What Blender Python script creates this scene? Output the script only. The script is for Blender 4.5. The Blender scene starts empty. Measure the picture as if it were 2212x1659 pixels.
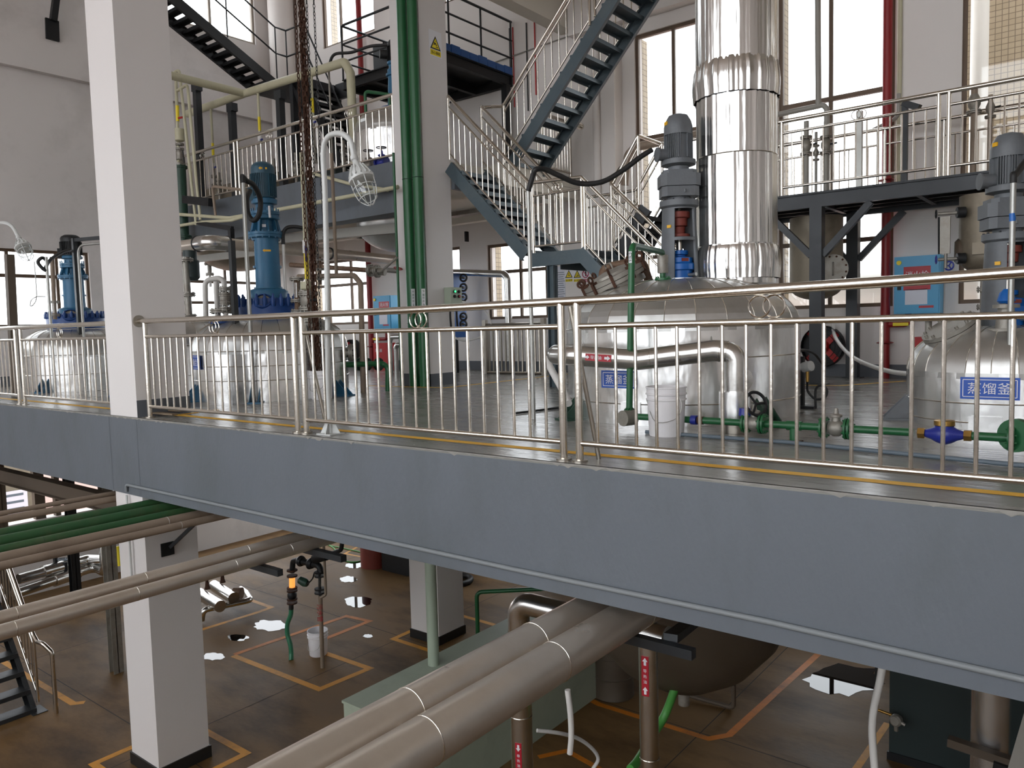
import bpy, bmesh, math, random
from mathutils import Vector as V, Matrix
random.seed(7)
S = bpy.context.scene
# ---------------------------------------------------------------- camera
CAM = V((0, 0, .95)); F = 1690.0
def cam_axes(pitch=.07305210, yaw=.66863382, roll=-.02585527):
    cp, sp = math.cos(pitch), math.sin(pitch)
    f = V((-math.sin(yaw)*cp, math.cos(yaw)*cp, -sp)); r = V((math.cos(yaw), math.sin(yaw), 0)); u = r.cross(f)
    c, s = math.cos(roll), math.sin(roll)
    return r*c + u*s, u*c - r*s, f
CR, CU, CF = cam_axes()
cd = bpy.data.cameras.new('camera'); cam = bpy.data.objects.new('camera', cd); S.collection.objects.link(cam)
cam.matrix_world = Matrix(((CR.x, CU.x, -CF.x, CAM.x), (CR.y, CU.y, -CF.y, CAM.y), (CR.z, CU.z, -CF.z, CAM.z), (0, 0, 0, 1)))
cd.sensor_width = 36; cd.lens = F/2212*36; cd.clip_start = .05; cd.clip_end = 400
S.camera = cam
def Q(x, y, X=None, Y=None, Z=None, D=None):
    """the point of the room that the photograph shows at pixel x, y, on a plane X, Y or Z or at ground distance D"""
    d = CR*(x-1106) - CU*(y-829.5) + CF*F
    if X is not None: t = X/d.x
    elif Y is not None: t = Y/d.y
    elif Z is not None: t = (Z-CAM.z)/d.z
    else: t = D/math.hypot(d.x, d.y)
    return CAM + d*t
# ---------------------------------------------------------------- daylight and exposure
W = bpy.data.worlds.new('overcast'); S.world = W; W.use_nodes = True
wn = W.node_tree.nodes; wl = W.node_tree.links
bg = wn['Background']; bg.inputs[0].default_value = (.93, .96, 1, 1); bg.inputs[1].default_value = SKY = 3.0
S.view_settings.view_transform = 'Standard'; S.view_settings.look = 'None'; S.view_settings.gamma = 1
S.view_settings.use_curve_mapping = False
S.view_settings.exposure = 0.7
# ---------------------------------------------------------------- materials
def lin(h):
    return tuple(((c/255)/12.92 if c/255 <= .04045 else ((c/255+.055)/1.055)**2.4) for c in h)
MATS = {}
def mat(name, col, rough=.5, metal=0, var=.08, scale=4, bump=0, bscale=30, stretch=(1, 1, 1), dirt=None, damt=.5, dscale=2.5, rvar=.1, emit=0, coat=0):
    """painted or metal surface: colour with a noise variation, optional dirt blotches and bump"""
    m = bpy.data.materials.new(name); m.use_nodes = True
    n, l = m.node_tree.nodes, m.node_tree.links
    b = n['Principled BSDF']; c = lin(col)
    tc = n.new('ShaderNodeTexCoord'); mp = n.new('ShaderNodeMapping'); mp.inputs['Scale'].default_value = stretch
    geo = n.new('ShaderNodeNewGeometry'); l.new(geo.outputs['Position'], mp.inputs[0])
    nz = n.new('ShaderNodeTexNoise'); nz.inputs['Scale'].default_value = scale; nz.inputs['Detail'].default_value = 6
    l.new(mp.outputs[0], nz.inputs[0])
    mx = n.new('ShaderNodeMix'); mx.data_type = 'RGBA'
    mx.inputs[6].default_value = (*[x*(1-var) for x in c], 1); mx.inputs[7].default_value = (*[min(1, x*(1+var)) for x in c], 1)
    l.new(nz.outputs[0], mx.inputs[0]); out = mx.outputs[2]
    if dirt:
        n2 = n.new('ShaderNodeTexNoise'); n2.inputs['Scale'].default_value = dscale; n2.inputs['Detail'].default_value = 8; n2.inputs['Roughness'].default_value = .65
        l.new(mp.outputs[0], n2.inputs[0])
        r = n.new('ShaderNodeValToRGB'); r.color_ramp.elements[0].position = .48; r.color_ramp.elements[1].position = .72
        r.color_ramp.elements[1].color = (damt, damt, damt, 1); l.new(n2.outputs[0], r.inputs[0])
        m2 = n.new('ShaderNodeMix'); m2.data_type = 'RGBA'; l.new(r.outputs[0], m2.inputs[0]); l.new(out, m2.inputs[6]); m2.inputs[7].default_value = (*lin(dirt), 1)
        out = m2.outputs[2]
    l.new(out, b.inputs['Base Color'])
    b.inputs['Metallic'].default_value = metal
    if rvar:
        mr = n.new('ShaderNodeMapRange'); mr.inputs[3].default_value = max(.02, rough-rvar); mr.inputs[4].default_value = rough+rvar
        l.new(nz.outputs[0], mr.inputs[0]); l.new(mr.outputs[0], b.inputs['Roughness'])
    else: b.inputs['Roughness'].default_value = rough
    if coat: b.inputs['Coat Weight'].default_value = coat; b.inputs['Coat Roughness'].default_value = .1
    if bump:
        n3 = n.new('ShaderNodeTexNoise'); n3.inputs['Scale'].default_value = bscale; n3.inputs['Detail'].default_value = 3
        l.new(mp.outputs[0], n3.inputs[0])
        bp = n.new('ShaderNodeBump'); bp.inputs['Strength'].default_value = bump; bp.inputs['Distance'].default_value = .02
        l.new(n3.outputs[0], bp.inputs['Height']); l.new(bp.outputs[0], b.inputs['Normal'])
    if emit: b.inputs['Emission Color'].default_value = (*c, 1); b.inputs['Emission Strength'].default_value = emit
    MATS[name] = m
    return m
M = MATS
mat('white wall paint', (224, 219, 215), .85, 0, .03, 1.2, .05, 60)
mat('grey wall paint', (214, 209, 206), .85, 0, .05, .8, .05, 60, dirt=(150, 146, 142), damt=.35, dscale=.7)
mat('pillar paint', (218, 214, 212), .8, 0, .02, 1.5, .04, 90)
mat('ceiling paint', (216, 211, 200), .9, 0, .04, 1)
mat('beam paint', (96, 102, 109), .55, 0, .06, 1.3, .12, 40, stretch=(1, 1, .4), dirt=(84, 90, 92), damt=.8, dscale=1.1, rvar=.06)
mat('conduit paint', (122, 127, 130), .5, 0, .08, 6)
mat('deck epoxy', (136, 135, 130), .24, 0, .1, 1.6, .25, 7, stretch=(.6, 2.2, 1), dirt=(122, 119, 112), damt=.6, dscale=1.3, rvar=.12)
mat('deck lip', (138, 136, 130), .6, 0, .12, 9, .2, 40)
mat('hall concrete', (112, 86, 54), .6, 0, .32, 1.1, .1, 18, dirt=(50, 34, 16), damt=.9, dscale=.8, stretch=(.6, 1.3, 1), rvar=.14)
mat('yellow line', (244, 190, 56), .6, 0, .1, 3, 0, dirt=(222, 164, 52), damt=.6, dscale=3)
mat('hall yellow line', (206, 140, 16), .6, 0, .12, 3, 0, dirt=(120, 84, 30), damt=.75, dscale=2.2)
mat('orange line', (196, 112, 14), .6, 0, .12, 3, 0, dirt=(110, 72, 30), damt=.8, dscale=2.2)
mat('joint', (45, 38, 32), .8)
mat('skirting grey', (88, 92, 98), .5, 0, .06, 3)
mat('skirting black', (32, 33, 34), .45)
mat('window frame', (92, 74, 58), .5, .2, .1, 5)
mat('window frame light', (150, 140, 128), .5, .2, .1, 5)
mat('reveal tile', (214, 190, 152), .7, 0, .1, 3)
mat('stainless', (220, 214, 204), .18, 1, .06, 6, .05, 25, rvar=.06)
mat('stainless dull', (176, 170, 160), .32, 1, .1, 5, .08, 20, dirt=(140, 126, 108), damt=.4)
mat('aluminium foil', (232, 232, 231), .24, .92, .06, 3, .9, 3.6, stretch=(1, 1, .4), rvar=.08)
mat('aluminium duct', (232, 232, 230), .2, 1, .05, 3, .5, 9, stretch=(1, 1, .14), rvar=.06)
mat('aluminium dome', (204, 204, 202), .34, .9, .1, 2.5, .12, 5, rvar=.08, dirt=(150, 147, 140), damt=.4)
mat('aluminium pipe', (216, 215, 212), .24, 1, .07, 3, .12, 6, rvar=.07, dirt=(176, 170, 162), damt=.45, dscale=2)
mat('dusty aluminium', (206, 195, 182), .3, .62, .08, 3, .08, 8, rvar=.07, dirt=(188, 174, 158), damt=.6, dscale=1.6)
mat('galvanised', (172, 172, 168), .42, .85, .14, 12, .1, 40)
mat('lamp grey', (196, 198, 196), .45, .1, .05, 8, .1, 60)
mat('steel dark', (52, 55, 58), .45, .3, .12, 5, .08, 30)
mat('steel black', (33, 34, 36), .5, .3, .12, 5, .05, 30)
mat('steel blue grey', (74, 88, 95), .42, .15, .12, 4, .1, 30, dirt=(96, 104, 106), damt=.5)
mat('steel brown', (92, 80, 68), .6, .2, .15, 4)
mat('machine grey', (98, 102, 106), .5, .1, .12, 8, .12, 25, dirt=(78, 74, 70), damt=.5)
mat('machine blue', (44, 101, 136), .42, .05, .12, 6, .1, 30, dirt=(38, 78, 100), damt=.5)
mat('motor teal', (46, 82, 100), .45, .05, .12, 6, .1, 30)
mat('flange blue', (28, 66, 128), .42, .05, .15, 9, .12, 40)
mat('bright blue', (20, 96, 176), .35, .05, .1, 8)
mat('meter blue', (36, 48, 138), .35, 0, .1, 8)
mat('brass', (176, 140, 78), .35, .9, .12, 10)
mat('cream pipe', (190, 186, 158), .45, 0, .06, 4, 0, dirt=(160, 154, 126), damt=.4)
mat('celadon', (156, 168, 150), .5, 0, .05, 3)
mat('green pipe', (32, 92, 54), .36, 0, .08, 5, .04, 30)
mat('green dusty', (44, 86, 50), .55, 0, .15, 4, .05, 30, dirt=(86, 92, 66), damt=.6)
mat('green dark', (36, 66, 52), .5, 0, .12, 5)
mat('green hose', (52, 120, 88), .35, 0, .1, 14)
mat('lime hose', (70, 140, 62), .4, 0, .1, 10)
mat('brown pipe', (142, 126, 110), .6, .1, .1, 4, .05, 30, dirt=(110, 94, 80), damt=.6)
mat('grey pipe', (150, 147, 140), .5, .1, .1, 5, .05, 30)
mat('pvc blue grey', (92, 104, 114), .5, 0, .1, 6)
mat('red pipe', (136, 24, 28), .45, 0, .1, 5, .04, 30)
mat('red paint', (176, 32, 34), .42, 0, .08, 6)
mat('rust', (78, 50, 36), .8, .3, .3, 14, .4, 60, dirt=(52, 38, 30), damt=.8, dscale=12)
mat('rusty cast', (120, 98, 80), .65, .4, .2, 16, .25, 50, dirt=(84, 50, 34), damt=.8, dscale=9)
mat('coupling red', (122, 54, 44), .55, .1, .15, 8)
mat('cast grey', (150, 146, 138), .5, .5, .15, 10, .15, 40, dirt=(104, 90, 78), damt=.5, dscale=6)
mat('rubber black', (26, 26, 27), .55, 0, .1, 10)
mat('bucket white', (232, 230, 232), .4, 0, .02, 4, 0, dirt=(200, 196, 190), damt=.3)
mat('hose white', (214, 212, 208), .4, 0, .04, 6)
mat('cabinet blue', (64, 152, 196), .35, 0, .04, 3)
mat('board blue', (30, 84, 150), .4, 0, .2, 3)
mat('sign blue', (24, 78, 172), .35, 0, .03, 3)
mat('sign white', (224, 224, 228), .5, 0, .02, 3)
mat('sign yellow', (230, 208, 30), .45, 0, .03, 3)
mat('sign red', (168, 28, 44), .45, 0, .05, 3)
mat('magenta', (172, 34, 78), .45, 0, .03, 3)
mat('tape yellow', (226, 172, 30), .45, 0, .05, 8)
mat('ink black', (20, 20, 20), .6)
mat('tank grey brown', (134, 124, 108), .5, .35, .16, 4, .08, 14, dirt=(92, 80, 64), damt=.6)
mat('vessel dark', (86, 76, 64), .6, .2, .18, 3, .1, 20)
mat('box celadon', (160, 170, 152), .5, 0, .05, 2.5, 0, dirt=(130, 136, 120), damt=.4)
mat('cabinet dark green', (42, 54, 54), .5, .1, .1, 3)
mat('paper', (214, 216, 226), .8, 0, .02, 3)
mat('wood', (120, 104, 84), .8, 0, .2, 8)
mat('amber glass glow', (236, 150, 70), .2, 0, .1, 4, emit=.8)  # glow painted into the amber sight glasses, which are no lamps
mat('led green', (60, 240, 140), .3, 0, 0, 4, emit=1.2)
mat('ground outside', (132, 104, 94), .9, 0, .2, 1.6, dirt=(104, 76, 66), damt=.7)
mat('yard concrete', (122, 116, 100), .9, 0, .15, 1.2, dirt=(100, 94, 80), damt=.6)
mat('outside white', (228, 226, 220), .7, 0, .04, 1)
mat('water', (12, 11, 10), .02, 0, 0, 3, rvar=0)
def glassmat(name, tint=(1, 1, 1), gl=.06, rough=.02):
    m = bpy.data.materials.new(name); m.use_nodes = True; n, l = m.node_tree.nodes, m.node_tree.links
    n.remove(n['Principled BSDF']); o = n['Material Output']
    t = n.new('ShaderNodeBsdfTransparent'); t.inputs[0].default_value = (*tint, 1); g = n.new('ShaderNodeBsdfGlossy'); g.inputs['Roughness'].default_value = rough
    x = n.new('ShaderNodeMixShader'); x.inputs[0].default_value = gl; l.new(t.outputs[0], x.inputs[1]); l.new(g.outputs[0], x.inputs[2]); l.new(x.outputs[0], o.inputs[0])
    MATS[name] = m
MATS['hall concrete'].node_tree.nodes['Principled BSDF'].inputs['Specular IOR Level'].default_value = .25
glassmat('window glass', (.97, .98, .98), .04); glassmat('lamp glass', (.93, .95, .95), .12, .06)
def tilemat():
    m = bpy.data.materials.new('facade tile'); m.use_nodes = True; n, l = m.node_tree.nodes, m.node_tree.links
    b = n['Principled BSDF']; g = n.new('ShaderNodeNewGeometry'); sp = n.new('ShaderNodeSeparateXYZ'); cb = n.new('ShaderNodeCombineXYZ')
    ad = n.new('ShaderNodeMath'); ad.operation = 'ADD'; l.new(g.outputs['Position'], sp.inputs[0]); l.new(sp.outputs[0], ad.inputs[0]); l.new(sp.outputs[1], ad.inputs[1])
    l.new(ad.outputs[0], cb.inputs[0]); l.new(sp.outputs[2], cb.inputs[1])
    k = n.new('ShaderNodeTexBrick'); k.offset = 0; k.inputs['Scale'].default_value = 1; k.inputs['Brick Width'].default_value = .1; k.inputs['Row Height'].default_value = .1; k.inputs['Mortar Size'].default_value = .006
    k.inputs['Color1'].default_value = (*lin((176, 160, 134)), 1); k.inputs['Color2'].default_value = (*lin((168, 152, 126)), 1); k.inputs['Mortar'].default_value = (*lin((110, 96, 80)), 1)
    l.new(cb.outputs[0], k.inputs[0]); l.new(k.outputs[0], b.inputs['Base Color']); b.inputs['Roughness'].default_value = .6
    MATS['facade tile'] = m
tilemat()
# ---------------------------------------------------------------- mesh builder
ORG = {}
COL = S.collection
def frame_axes(d):
    d = d.normalized(); a = V((0, 0, 1)) if abs(d.z) < .95 else V((1, 0, 0))
    x = a.cross(d).normalized(); return x, d.cross(x)
def arc_path(pts, rad, n=5):
    """polyline with every inner corner rounded to the radius"""
    pts = [V(p) for p in pts]
    if rad <= 0 or len(pts) < 3: return pts
    out = [pts[0]]
    for a, b, c in zip(pts, pts[1:], pts[2:]):
        u, w = (a-b), (c-b); lu, lw = u.length, w.length
        if lu < 1e-6 or lw < 1e-6: continue
        u /= lu; w /= lw; ang = u.angle(w)
        if ang > 3.05: out.append(b); continue
        t = min(rad/math.tan(ang/2), lu*.48, lw*.48); r = t*math.tan(ang/2)
        p, q = b+u*t, b+w*t; cen = b + (u+w).normalized()*(r/math.sin(ang/2))
        e0, e1 = (p-cen), (q-cen); th = e0.angle(e1)
        for k in range(n+1):
            f = k/n; out.append(cen + (e0*math.sin((1-f)*th) + e1*math.sin(f*th))/math.sin(th))
    out.append(pts[-1]); return out
def curve_path(pts, n=6):
    """smooth curve through the points"""
    p = [V(q) for q in pts]; p = [p[0]*2-p[1]] + p + [p[-1]*2-p[-2]]; out = []
    for i in range(1, len(p)-2):
        for k in range(n):
            t = k/n; a, b, c, d = p[i-1], p[i], p[i+1], p[i+2]
            out.append(.5*((2*b) + (c-a)*t + (2*a-5*b+4*c-d)*t*t + (3*b-a-3*c+d)*t**3))
    out.append(p[-2]); return out
class MB:
    def __init__(s, seg=12): s.v = []; s.f = []; s.seg = seg
    def add(s, vs, fs):
        o = len(s.v); s.v += [V(x) for x in vs]; s.f += [tuple(o+i for i in f) for f in fs]; return s
    def box(s, a, b):
        (x0, y0, z0), (x1, y1, z1) = a, b
        x0, x1 = sorted((x0, x1)); y0, y1 = sorted((y0, y1)); z0, z1 = sorted((z0, z1))
        return s.add([(x0, y0, z0), (x1, y0, z0), (x1, y1, z0), (x0, y1, z0), (x0, y0, z1), (x1, y0, z1), (x1, y1, z1), (x0, y1, z1)],
                     [(0, 3, 2, 1), (4, 5, 6, 7), (0, 1, 5, 4), (1, 2, 6, 5), (2, 3, 7, 6), (3, 0, 4, 7)])
    def bar(s, a, b, w, h, up=(0, 0, 1)):
        """rectangular bar from a to b, w wide across, h deep along up"""
        a, b = V(a), V(b); d = (b-a).normalized(); x = d.cross(V(up)).normalized()*(w/2); y = x.cross(d).normalized()*(h/2)
        vs = [a-x-y, a+x-y, a+x+y, a-x+y, b-x-y, b+x-y, b+x+y, b-x+y]
        return s.add(vs, [(0, 1, 2, 3), (7, 6, 5, 4), (0, 4, 5, 1), (1, 5, 6, 2), (2, 6, 7, 3), (3, 7, 4, 0)])
    def ibeam(s, a, b, w, h, t=.012, up=(0, 0, 1)):
        a, b, u = V(a), V(b), V(up)
        d = (b-a).normalized(); u = (u - d*u.dot(d)).normalized()
        s.bar(a+u*(h/2-t/2), b+u*(h/2-t/2), w, t, u); s.bar(a-u*(h/2-t/2), b-u*(h/2-t/2), w, t, u); return s.bar(a, b, t, h, u)
    def prism(s, poly, d):
        """polygon (3d points in order) pushed along d"""
        n = len(poly); p = [V(q) for q in poly]; d = V(d)
        return s.add(p + [q+d for q in p], [tuple(range(n))[::-1], tuple(range(n, 2*n))] + [(i, (i+1) % n, n+(i+1) % n, n+i) for i in range(n)])
    def tube(s, pts, r, rad=0, seg=None, closed=False, caps=True):
        seg = seg or s.seg; p = arc_path(pts, rad) if rad else [V(q) for q in pts]
        q = [p[0]]
        for x in p[1:]:
            if (x-q[-1]).length > 1e-5: q.append(x)
        p = q; n = len(p); rr = r if isinstance(r, (list, tuple)) else [r]*n
        dirs = []
        for i in range(n):
            a = p[i-1] if (i or closed) else p[i]; b = p[(i+1) % n] if (i < n-1 or closed) else p[i]; dirs.append((b-a).normalized())
        x, y = frame_axes(dirs[0]); vs = []
        for i in range(n):
            d = dirs[i]; x = (x - d*x.dot(d)).normalized(); y = d.cross(x)
            k = 1.0
            if 0 < i < n-1:
                c = (p[i]-p[i-1]).normalized().dot((p[i+1]-p[i]).normalized()); k = 1/max(.5, math.sqrt(max(0, (1+c)/2)))
            for j in range(seg):
                t = 2*math.pi*j/seg; vs.append(p[i] + (x*math.cos(t) + y*math.sin(t))*rr[i]*(k if k < 1.3 else 1.3))
        fs = []
        for i in range(n if closed else n-1):
            for j in range(seg):
                a = i*seg+j; b = i*seg+(j+1) % seg; c = ((i+1) % n)*seg+(j+1) % seg; e = ((i+1) % n)*seg+j; fs.append((a, b, c, e))
        if caps and not closed: fs += [tuple(range(seg))[::-1], tuple((n-1)*seg+j for j in range(seg))]
        return s.add(vs, fs)
    def cyl(s, a, b, r, r2=None, seg=None): return s.tube([a, b], [r, r if r2 is None else r2], seg=seg)
    def lathe(s, prof, c=(0, 0, 0), d=(0, 0, 1), seg=None, cap=True, phase=0, fn=None):
        """profile [(radius, height)] turned about the axis d through c"""
        seg = seg or s.seg; d = V(d).normalized(); x, y = frame_axes(d); c = V(c); vs = []; fs = []
        if abs(d.z) > .999: x, y = V((1, 0, 0)), V((0, 1, 0)) if d.z > 0 else V((0, -1, 0))
        for i, (r, h) in enumerate(prof):
            for j in range(seg):
                t = 2*math.pi*(j+phase)/seg; q = r if fn is None else fn(r, h, t); vs.append(c + d*h + (x*math.cos(t)+y*math.sin(t))*q)
        for i in range(len(prof)-1):
            for j in range(seg): fs.append((i*seg+j, i*seg+(j+1) % seg, (i+1)*seg+(j+1) % seg, (i+1)*seg+j))
        if cap: fs += [tuple(range(seg))[::-1], tuple((len(prof)-1)*seg+j for j in range(seg))]
        return s.add(vs, fs)
    def ball(s, c, r, seg=None, sz=1.0):
        k = 6; return s.lathe([(max(1e-4, r*math.sin(math.pi*i/k)), -r*sz*math.cos(math.pi*i/k)) for i in range(k+1)], c, seg=seg, cap=False)
    def ring(s, c, R, r, d=(0, 0, 1), n=20, seg=6):
        x, y = frame_axes(V(d)); c = V(c)
        return s.tube([c + (x*math.cos(2*math.pi*i/n) + y*math.sin(2*math.pi*i/n))*R for i in range(n)], r, seg=seg, closed=True)
    def bolts(s, c, R, n, r, h, d=(0, 0, 1), z=0):
        x, y = frame_axes(V(d)); dd = V(d).normalized()
        for i in range(n):
            t = 2*math.pi*(i+.5)/n; q = V(c) + (x*math.cos(t)+y*math.sin(t))*R + dd*z; s.cyl(q-dd*h/2, q+dd*h/2, r, seg=6)
        return s
    def build(s, name, m, parent=None, smooth=True, org=None, angle=38):
        if org is None: org = ORG.get(parent.name, V((0, 0, 0))) if parent else V((0, 0, 0))
        me = bpy.data.meshes.new(name); me.from_pydata([tuple(q-org) for q in s.v], [], s.f); me.update()
        if smooth:
            me.shade_smooth(); me.set_sharp_from_angle(angle=math.radians(angle))
        me.materials.append(MATS[m] if isinstance(m, str) else m)
        o = bpy.data.objects.new(name, me); COL.objects.link(o)
        if parent: o.parent = parent; ORG[o.name] = ORG.get(parent.name, V((0, 0, 0)))
        return o
def tag(o, label, cat, group=None):
    o['label'] = label; o['category'] = cat
    if group: o['group'] = group
    return o
def thing(name, label, cat, loc=(0, 0, 0), rz=0, group=None, local=False):
    o = bpy.data.objects.new(name, None); o.empty_display_size = .1; COL.objects.link(o); o.location = loc; o.rotation_euler.z = rz
    ORG[o.name] = V((0, 0, 0)) if local else V(loc)
    return tag(o, label, cat, group)
def struct(name, mb, m, smooth=False):
    o = mb.build(name, m, None, smooth); o['kind'] = 'structure'; return o
def dup(root, loc, rz=None, label=None):
    r = root.copy(); COL.objects.link(r); r.location = loc
    if rz is not None: r.rotation_euler.z = rz
    if label: r['label'] = label
    ORG[r.name] = V((0, 0, 0))
    for ch in list(root.children):
        c = ch.copy(); COL.objects.link(c); c.parent = r
        for g in ch.children:
            d = g.copy(); COL.objects.link(d); d.parent = c
    return r
FONTS = {}
def text(name, s, size, at, xd, yd, m, parent, width=None, lift=.002, wy=None):
    """lettering centred on at, reading along xd with its top along yd"""
    cu = bpy.data.curves.new('lettering', 'FONT'); cu.body = s; cu.size = size; cu.align_x = 'CENTER'; cu.align_y = 'CENTER'; cu.resolution_u = 2; cu.extrude = .0006
    t = bpy.data.objects.new('lettering', cu); COL.objects.link(t); bpy.context.view_layer.update()
    me = bpy.data.meshes.new_from_object(t.evaluated_get(bpy.context.evaluated_depsgraph_get())); bpy.data.objects.remove(t)
    xd, yd = V(xd).normalized(), V(yd).normalized(); zd = xd.cross(yd)
    xs = [v.co.x for v in me.vertices] or [0]; ys = [v.co.y for v in me.vertices] or [0]
    cx, cy = (min(xs)+max(xs))/2, (min(ys)+max(ys))/2; k = (width/(max(xs)-min(xs))) if width and xs and max(xs) > min(xs) else 1
    ky = (wy/(max(ys)-min(ys))) if wy and max(ys) > min(ys) else k
    b = MB(); b.v = [V(at) + xd*((v.co.x-cx)*k) + yd*((v.co.y-cy)*ky) + zd*(lift+v.co.z) for v in me.vertices]; b.f = [tuple(p.vertices) for p in me.polygons]
    o = b.build(name, m, parent, smooth=False); return o
def plate(b, at, xd, yd, w, h, t=.004):
    xd, yd = V(xd).normalized(), V(yd).normalized(); zd = xd.cross(yd); at = V(at)
    p = [at-xd*w/2-yd*h/2, at+xd*w/2-yd*h/2, at+xd*w/2+yd*h/2, at-xd*w/2+yd*h/2]
    return b.prism([q-zd*t for q in p], zd*t)
# ================================================================ THE SETTING
XL, YB, ZF, ZM = -18.1, 13.4, -4.44, 3.78      # left wall, back wall, hall floor, mezzanine floor
YE = 4.42                                      # edge of the upper deck
struct('floor', MB().box((XL-.3, -9, ZF-.2), (9, YB+.3, ZF)), 'hall concrete')
TANKS = {'a': (-15.62, 6.55, .95), 'b': (-12.9, 7.0, 1.0), 'c': (-10.19, 7.05, 1.13), 'd': (-3.71, 7.57, 1.185), 'e': (-.86, 8.15, .78)}
def slab_with_holes(name, x0, x1, y0, y1, z0, z1, holes, m):
    bm = bmesh.new(); edges = []
    def loop(pts):
        vs = [bm.verts.new(p) for p in pts]
        for i in range(len(vs)): edges.append(bm.edges.new((vs[i], vs[(i+1) % len(vs)])))
    loop([(x0, y0, z1), (x1, y0, z1), (x1, y1, z1), (x0, y1, z1)])
    for (x, y, r) in holes: loop([(x+r*math.cos(2*math.pi*i/40), y+r*math.sin(2*math.pi*i/40), z1) for i in range(40)])
    bmesh.ops.triangle_fill(bm, use_beauty=True, edges=edges)
    for f in bm.faces:
        if f.normal.z < 0: f.normal_flip()
    r = bmesh.ops.extrude_face_region(bm, geom=bm.faces[:])
    for v in [g for g in r['geom'] if isinstance(g, bmesh.types.BMVert)]: v.co.z = z0
    bmesh.ops.recalc_face_normals(bm, faces=bm.faces[:])
    me = bpy.data.meshes.new(name); bm.to_mesh(me); bm.free(); me.materials.append(MATS[m])
    o = bpy.data.objects.new(name, me); COL.objects.link(o); o['kind'] = 'structure'; return o
slab_with_holes('deck_floor', XL, 8, YE+.003, YB, -.16, 0, [(x, y, r+.004) for x, y, r in TANKS.values()], 'deck epoxy')
struct('deck_beam', MB().box((XL, YE, -.94), (-9.795, YE+.34, -.161)).box((-9.115, YE, -.94), (8, YE+.34, -.161)).box((XL, YE, -.161), (-9.795, YE+.002, -.022)).box((-9.115, YE, -.161), (8, YE+.002, -.022)).box((-9.8, YE, -.94), (-9.11, YE+.018, -.022)), 'beam paint')
b = MB()                                       # chipped screed lip along the edge of the deck
x = XL; top = []
while x < 3: top.append((x, random.uniform(-.016, -.004) if random.random() < .88 else random.uniform(-.034, -.018))); x += random.uniform(.02, .08)
for (xa, za), (xb, zb) in zip(top, top[1:]):
    b.add([(xa, YE-.004, 0), (xb, YE-.004, 0), (xb, YE-.004, zb), (xa, YE-.004, za), (xa, YE+.02, 0), (xb, YE+.02, 0)], [(0, 3, 2, 1), (0, 1, 5, 4)])
o = b.build('deck_edge', 'deck lip', None, False); o['kind'] = 'structure'
# beams below the deck
for i, y in enumerate((9.35, 12.9)): struct('deck_beam', MB().box((XL, y, -.75), (8, y+.3, -.165)), 'ceiling paint')
# pillars
def pillar(x0, x1, y0, y1, z1, low):
    struct('pillar', MB().box((x0, y0, ZF+.15), (x1, y1, z1)), 'pillar paint')
    struct('pillar_skirting', MB().box((x0-.02, y0-.02, ZF), (x1+.02, y1+.02, ZF+.15)), 'skirting black')
    if low: struct('pillar_skirting', MB().box((x1, y0, .0), (x1+.006, y1, .2)).box((x0-.006, y0, .0), (x0, y1, .2)).box((x0, y1, 0), (x1, y1+.006, .2)), 'skirting grey')
pillar(-9.79, -9.12, 4.44, 5.1, 12, True)
pillar(-9.79, -9.12, 9.36, 10.0, 12, False)
struct('pillar_skirting', MB().box((-9.12, 9.352, 0), (-9.112, 10.0, .2)).box((-9.79, 9.352, 0), (-9.112, 9.36, .2)), 'skirting grey')
# walls with window openings
def wall_cells(b, u0, u1, z0, z1, holes, put):
    us = sorted({u0, u1, *[h[0] for h in holes], *[h[1] for h in holes]}); zs = sorted({z0, z1, *[h[2] for h in holes], *[h[3] for h in holes]})
    for ua, ub in zip(us, us[1:]):
        za = None
        for i, (a, c) in enumerate(zip(zs, zs[1:])):
            hole = any(h[0] < (ua+ub)/2 < h[1] and h[2] < (a+c)/2 < h[3] for h in holes)
            if not hole and za is None: za = a
            if (hole or i == len(zs)-2) and za is not None: put(ua, ub, za, a if hole else c); za = None
BACK = [(-17.6, -15.0, 1.12, 2.8), (-13.8, -12.0, 1.12, 2.8), (-11.2, -9.55, 1.12, 2.76), (-7.45, -5.45, 1.12, 6.35), (-4.73, -2.93, 1.12, 7.0), (-2.03, .4, 1.12, 7.0), (1.4, 3.6, 1.12, 7.0),
        (-16.5, -14.55, 8.2, 10.6), (-13.75, -11.6, 8.2, 10.6)]
LOWB = [(a, c, -3.75, -1.3) for a, c in ((-17.4, -15.0), (-11.2, -9.6), (-4.7, -3.0))]
LEFT = [(3.2, 7.95, 1.2, 2.82), (9.2, 12.4, 1.2, 2.82), (8.9, 12.5, 8.45, 10.6), (4.2, 8.2, -2.88, -1.3), (8.5, 13.1, -3.6, -1.3)]
b = MB(); wall_cells(b, XL-.3, 9, ZF, 12, BACK+LOWB, lambda a, c, z, w: b.box((a, YB, z), (c, YB+.3, w))); struct('wall_back', b, 'white wall paint')
b = MB(); wall_cells(b, -9, YB, ZF, 12, LEFT, lambda a, c, z, w: b.box((XL-.3, a, z), (XL, c, w))); struct('wall_left', b, 'grey wall paint')
struct('wall_right', MB().box((8.7, -9, ZF), (9, YB, 12)), 'white wall paint')
FRONT = [(x, x+3.4, z0, z1) for x in (-17.4, -13.2, -9.0, -4.8, -.6, 3.6) for z0, z1 in ((-.2, 5.6), (6.6, 10.6))]
b = MB(); wall_cells(b, XL-.3, 9, ZF, 12, FRONT, lambda a, c, z, w: b.box((a, -9.3, z), (c, -9, w))); struct('wall_front_added', b, 'white wall paint')  # unseen wall added to dim the hall; openings sized for light and reflections
struct('trim_1', MB().box((XL, -9, 6.5), (XL+.16, YB, 7.37)), 'grey wall paint')
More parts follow.
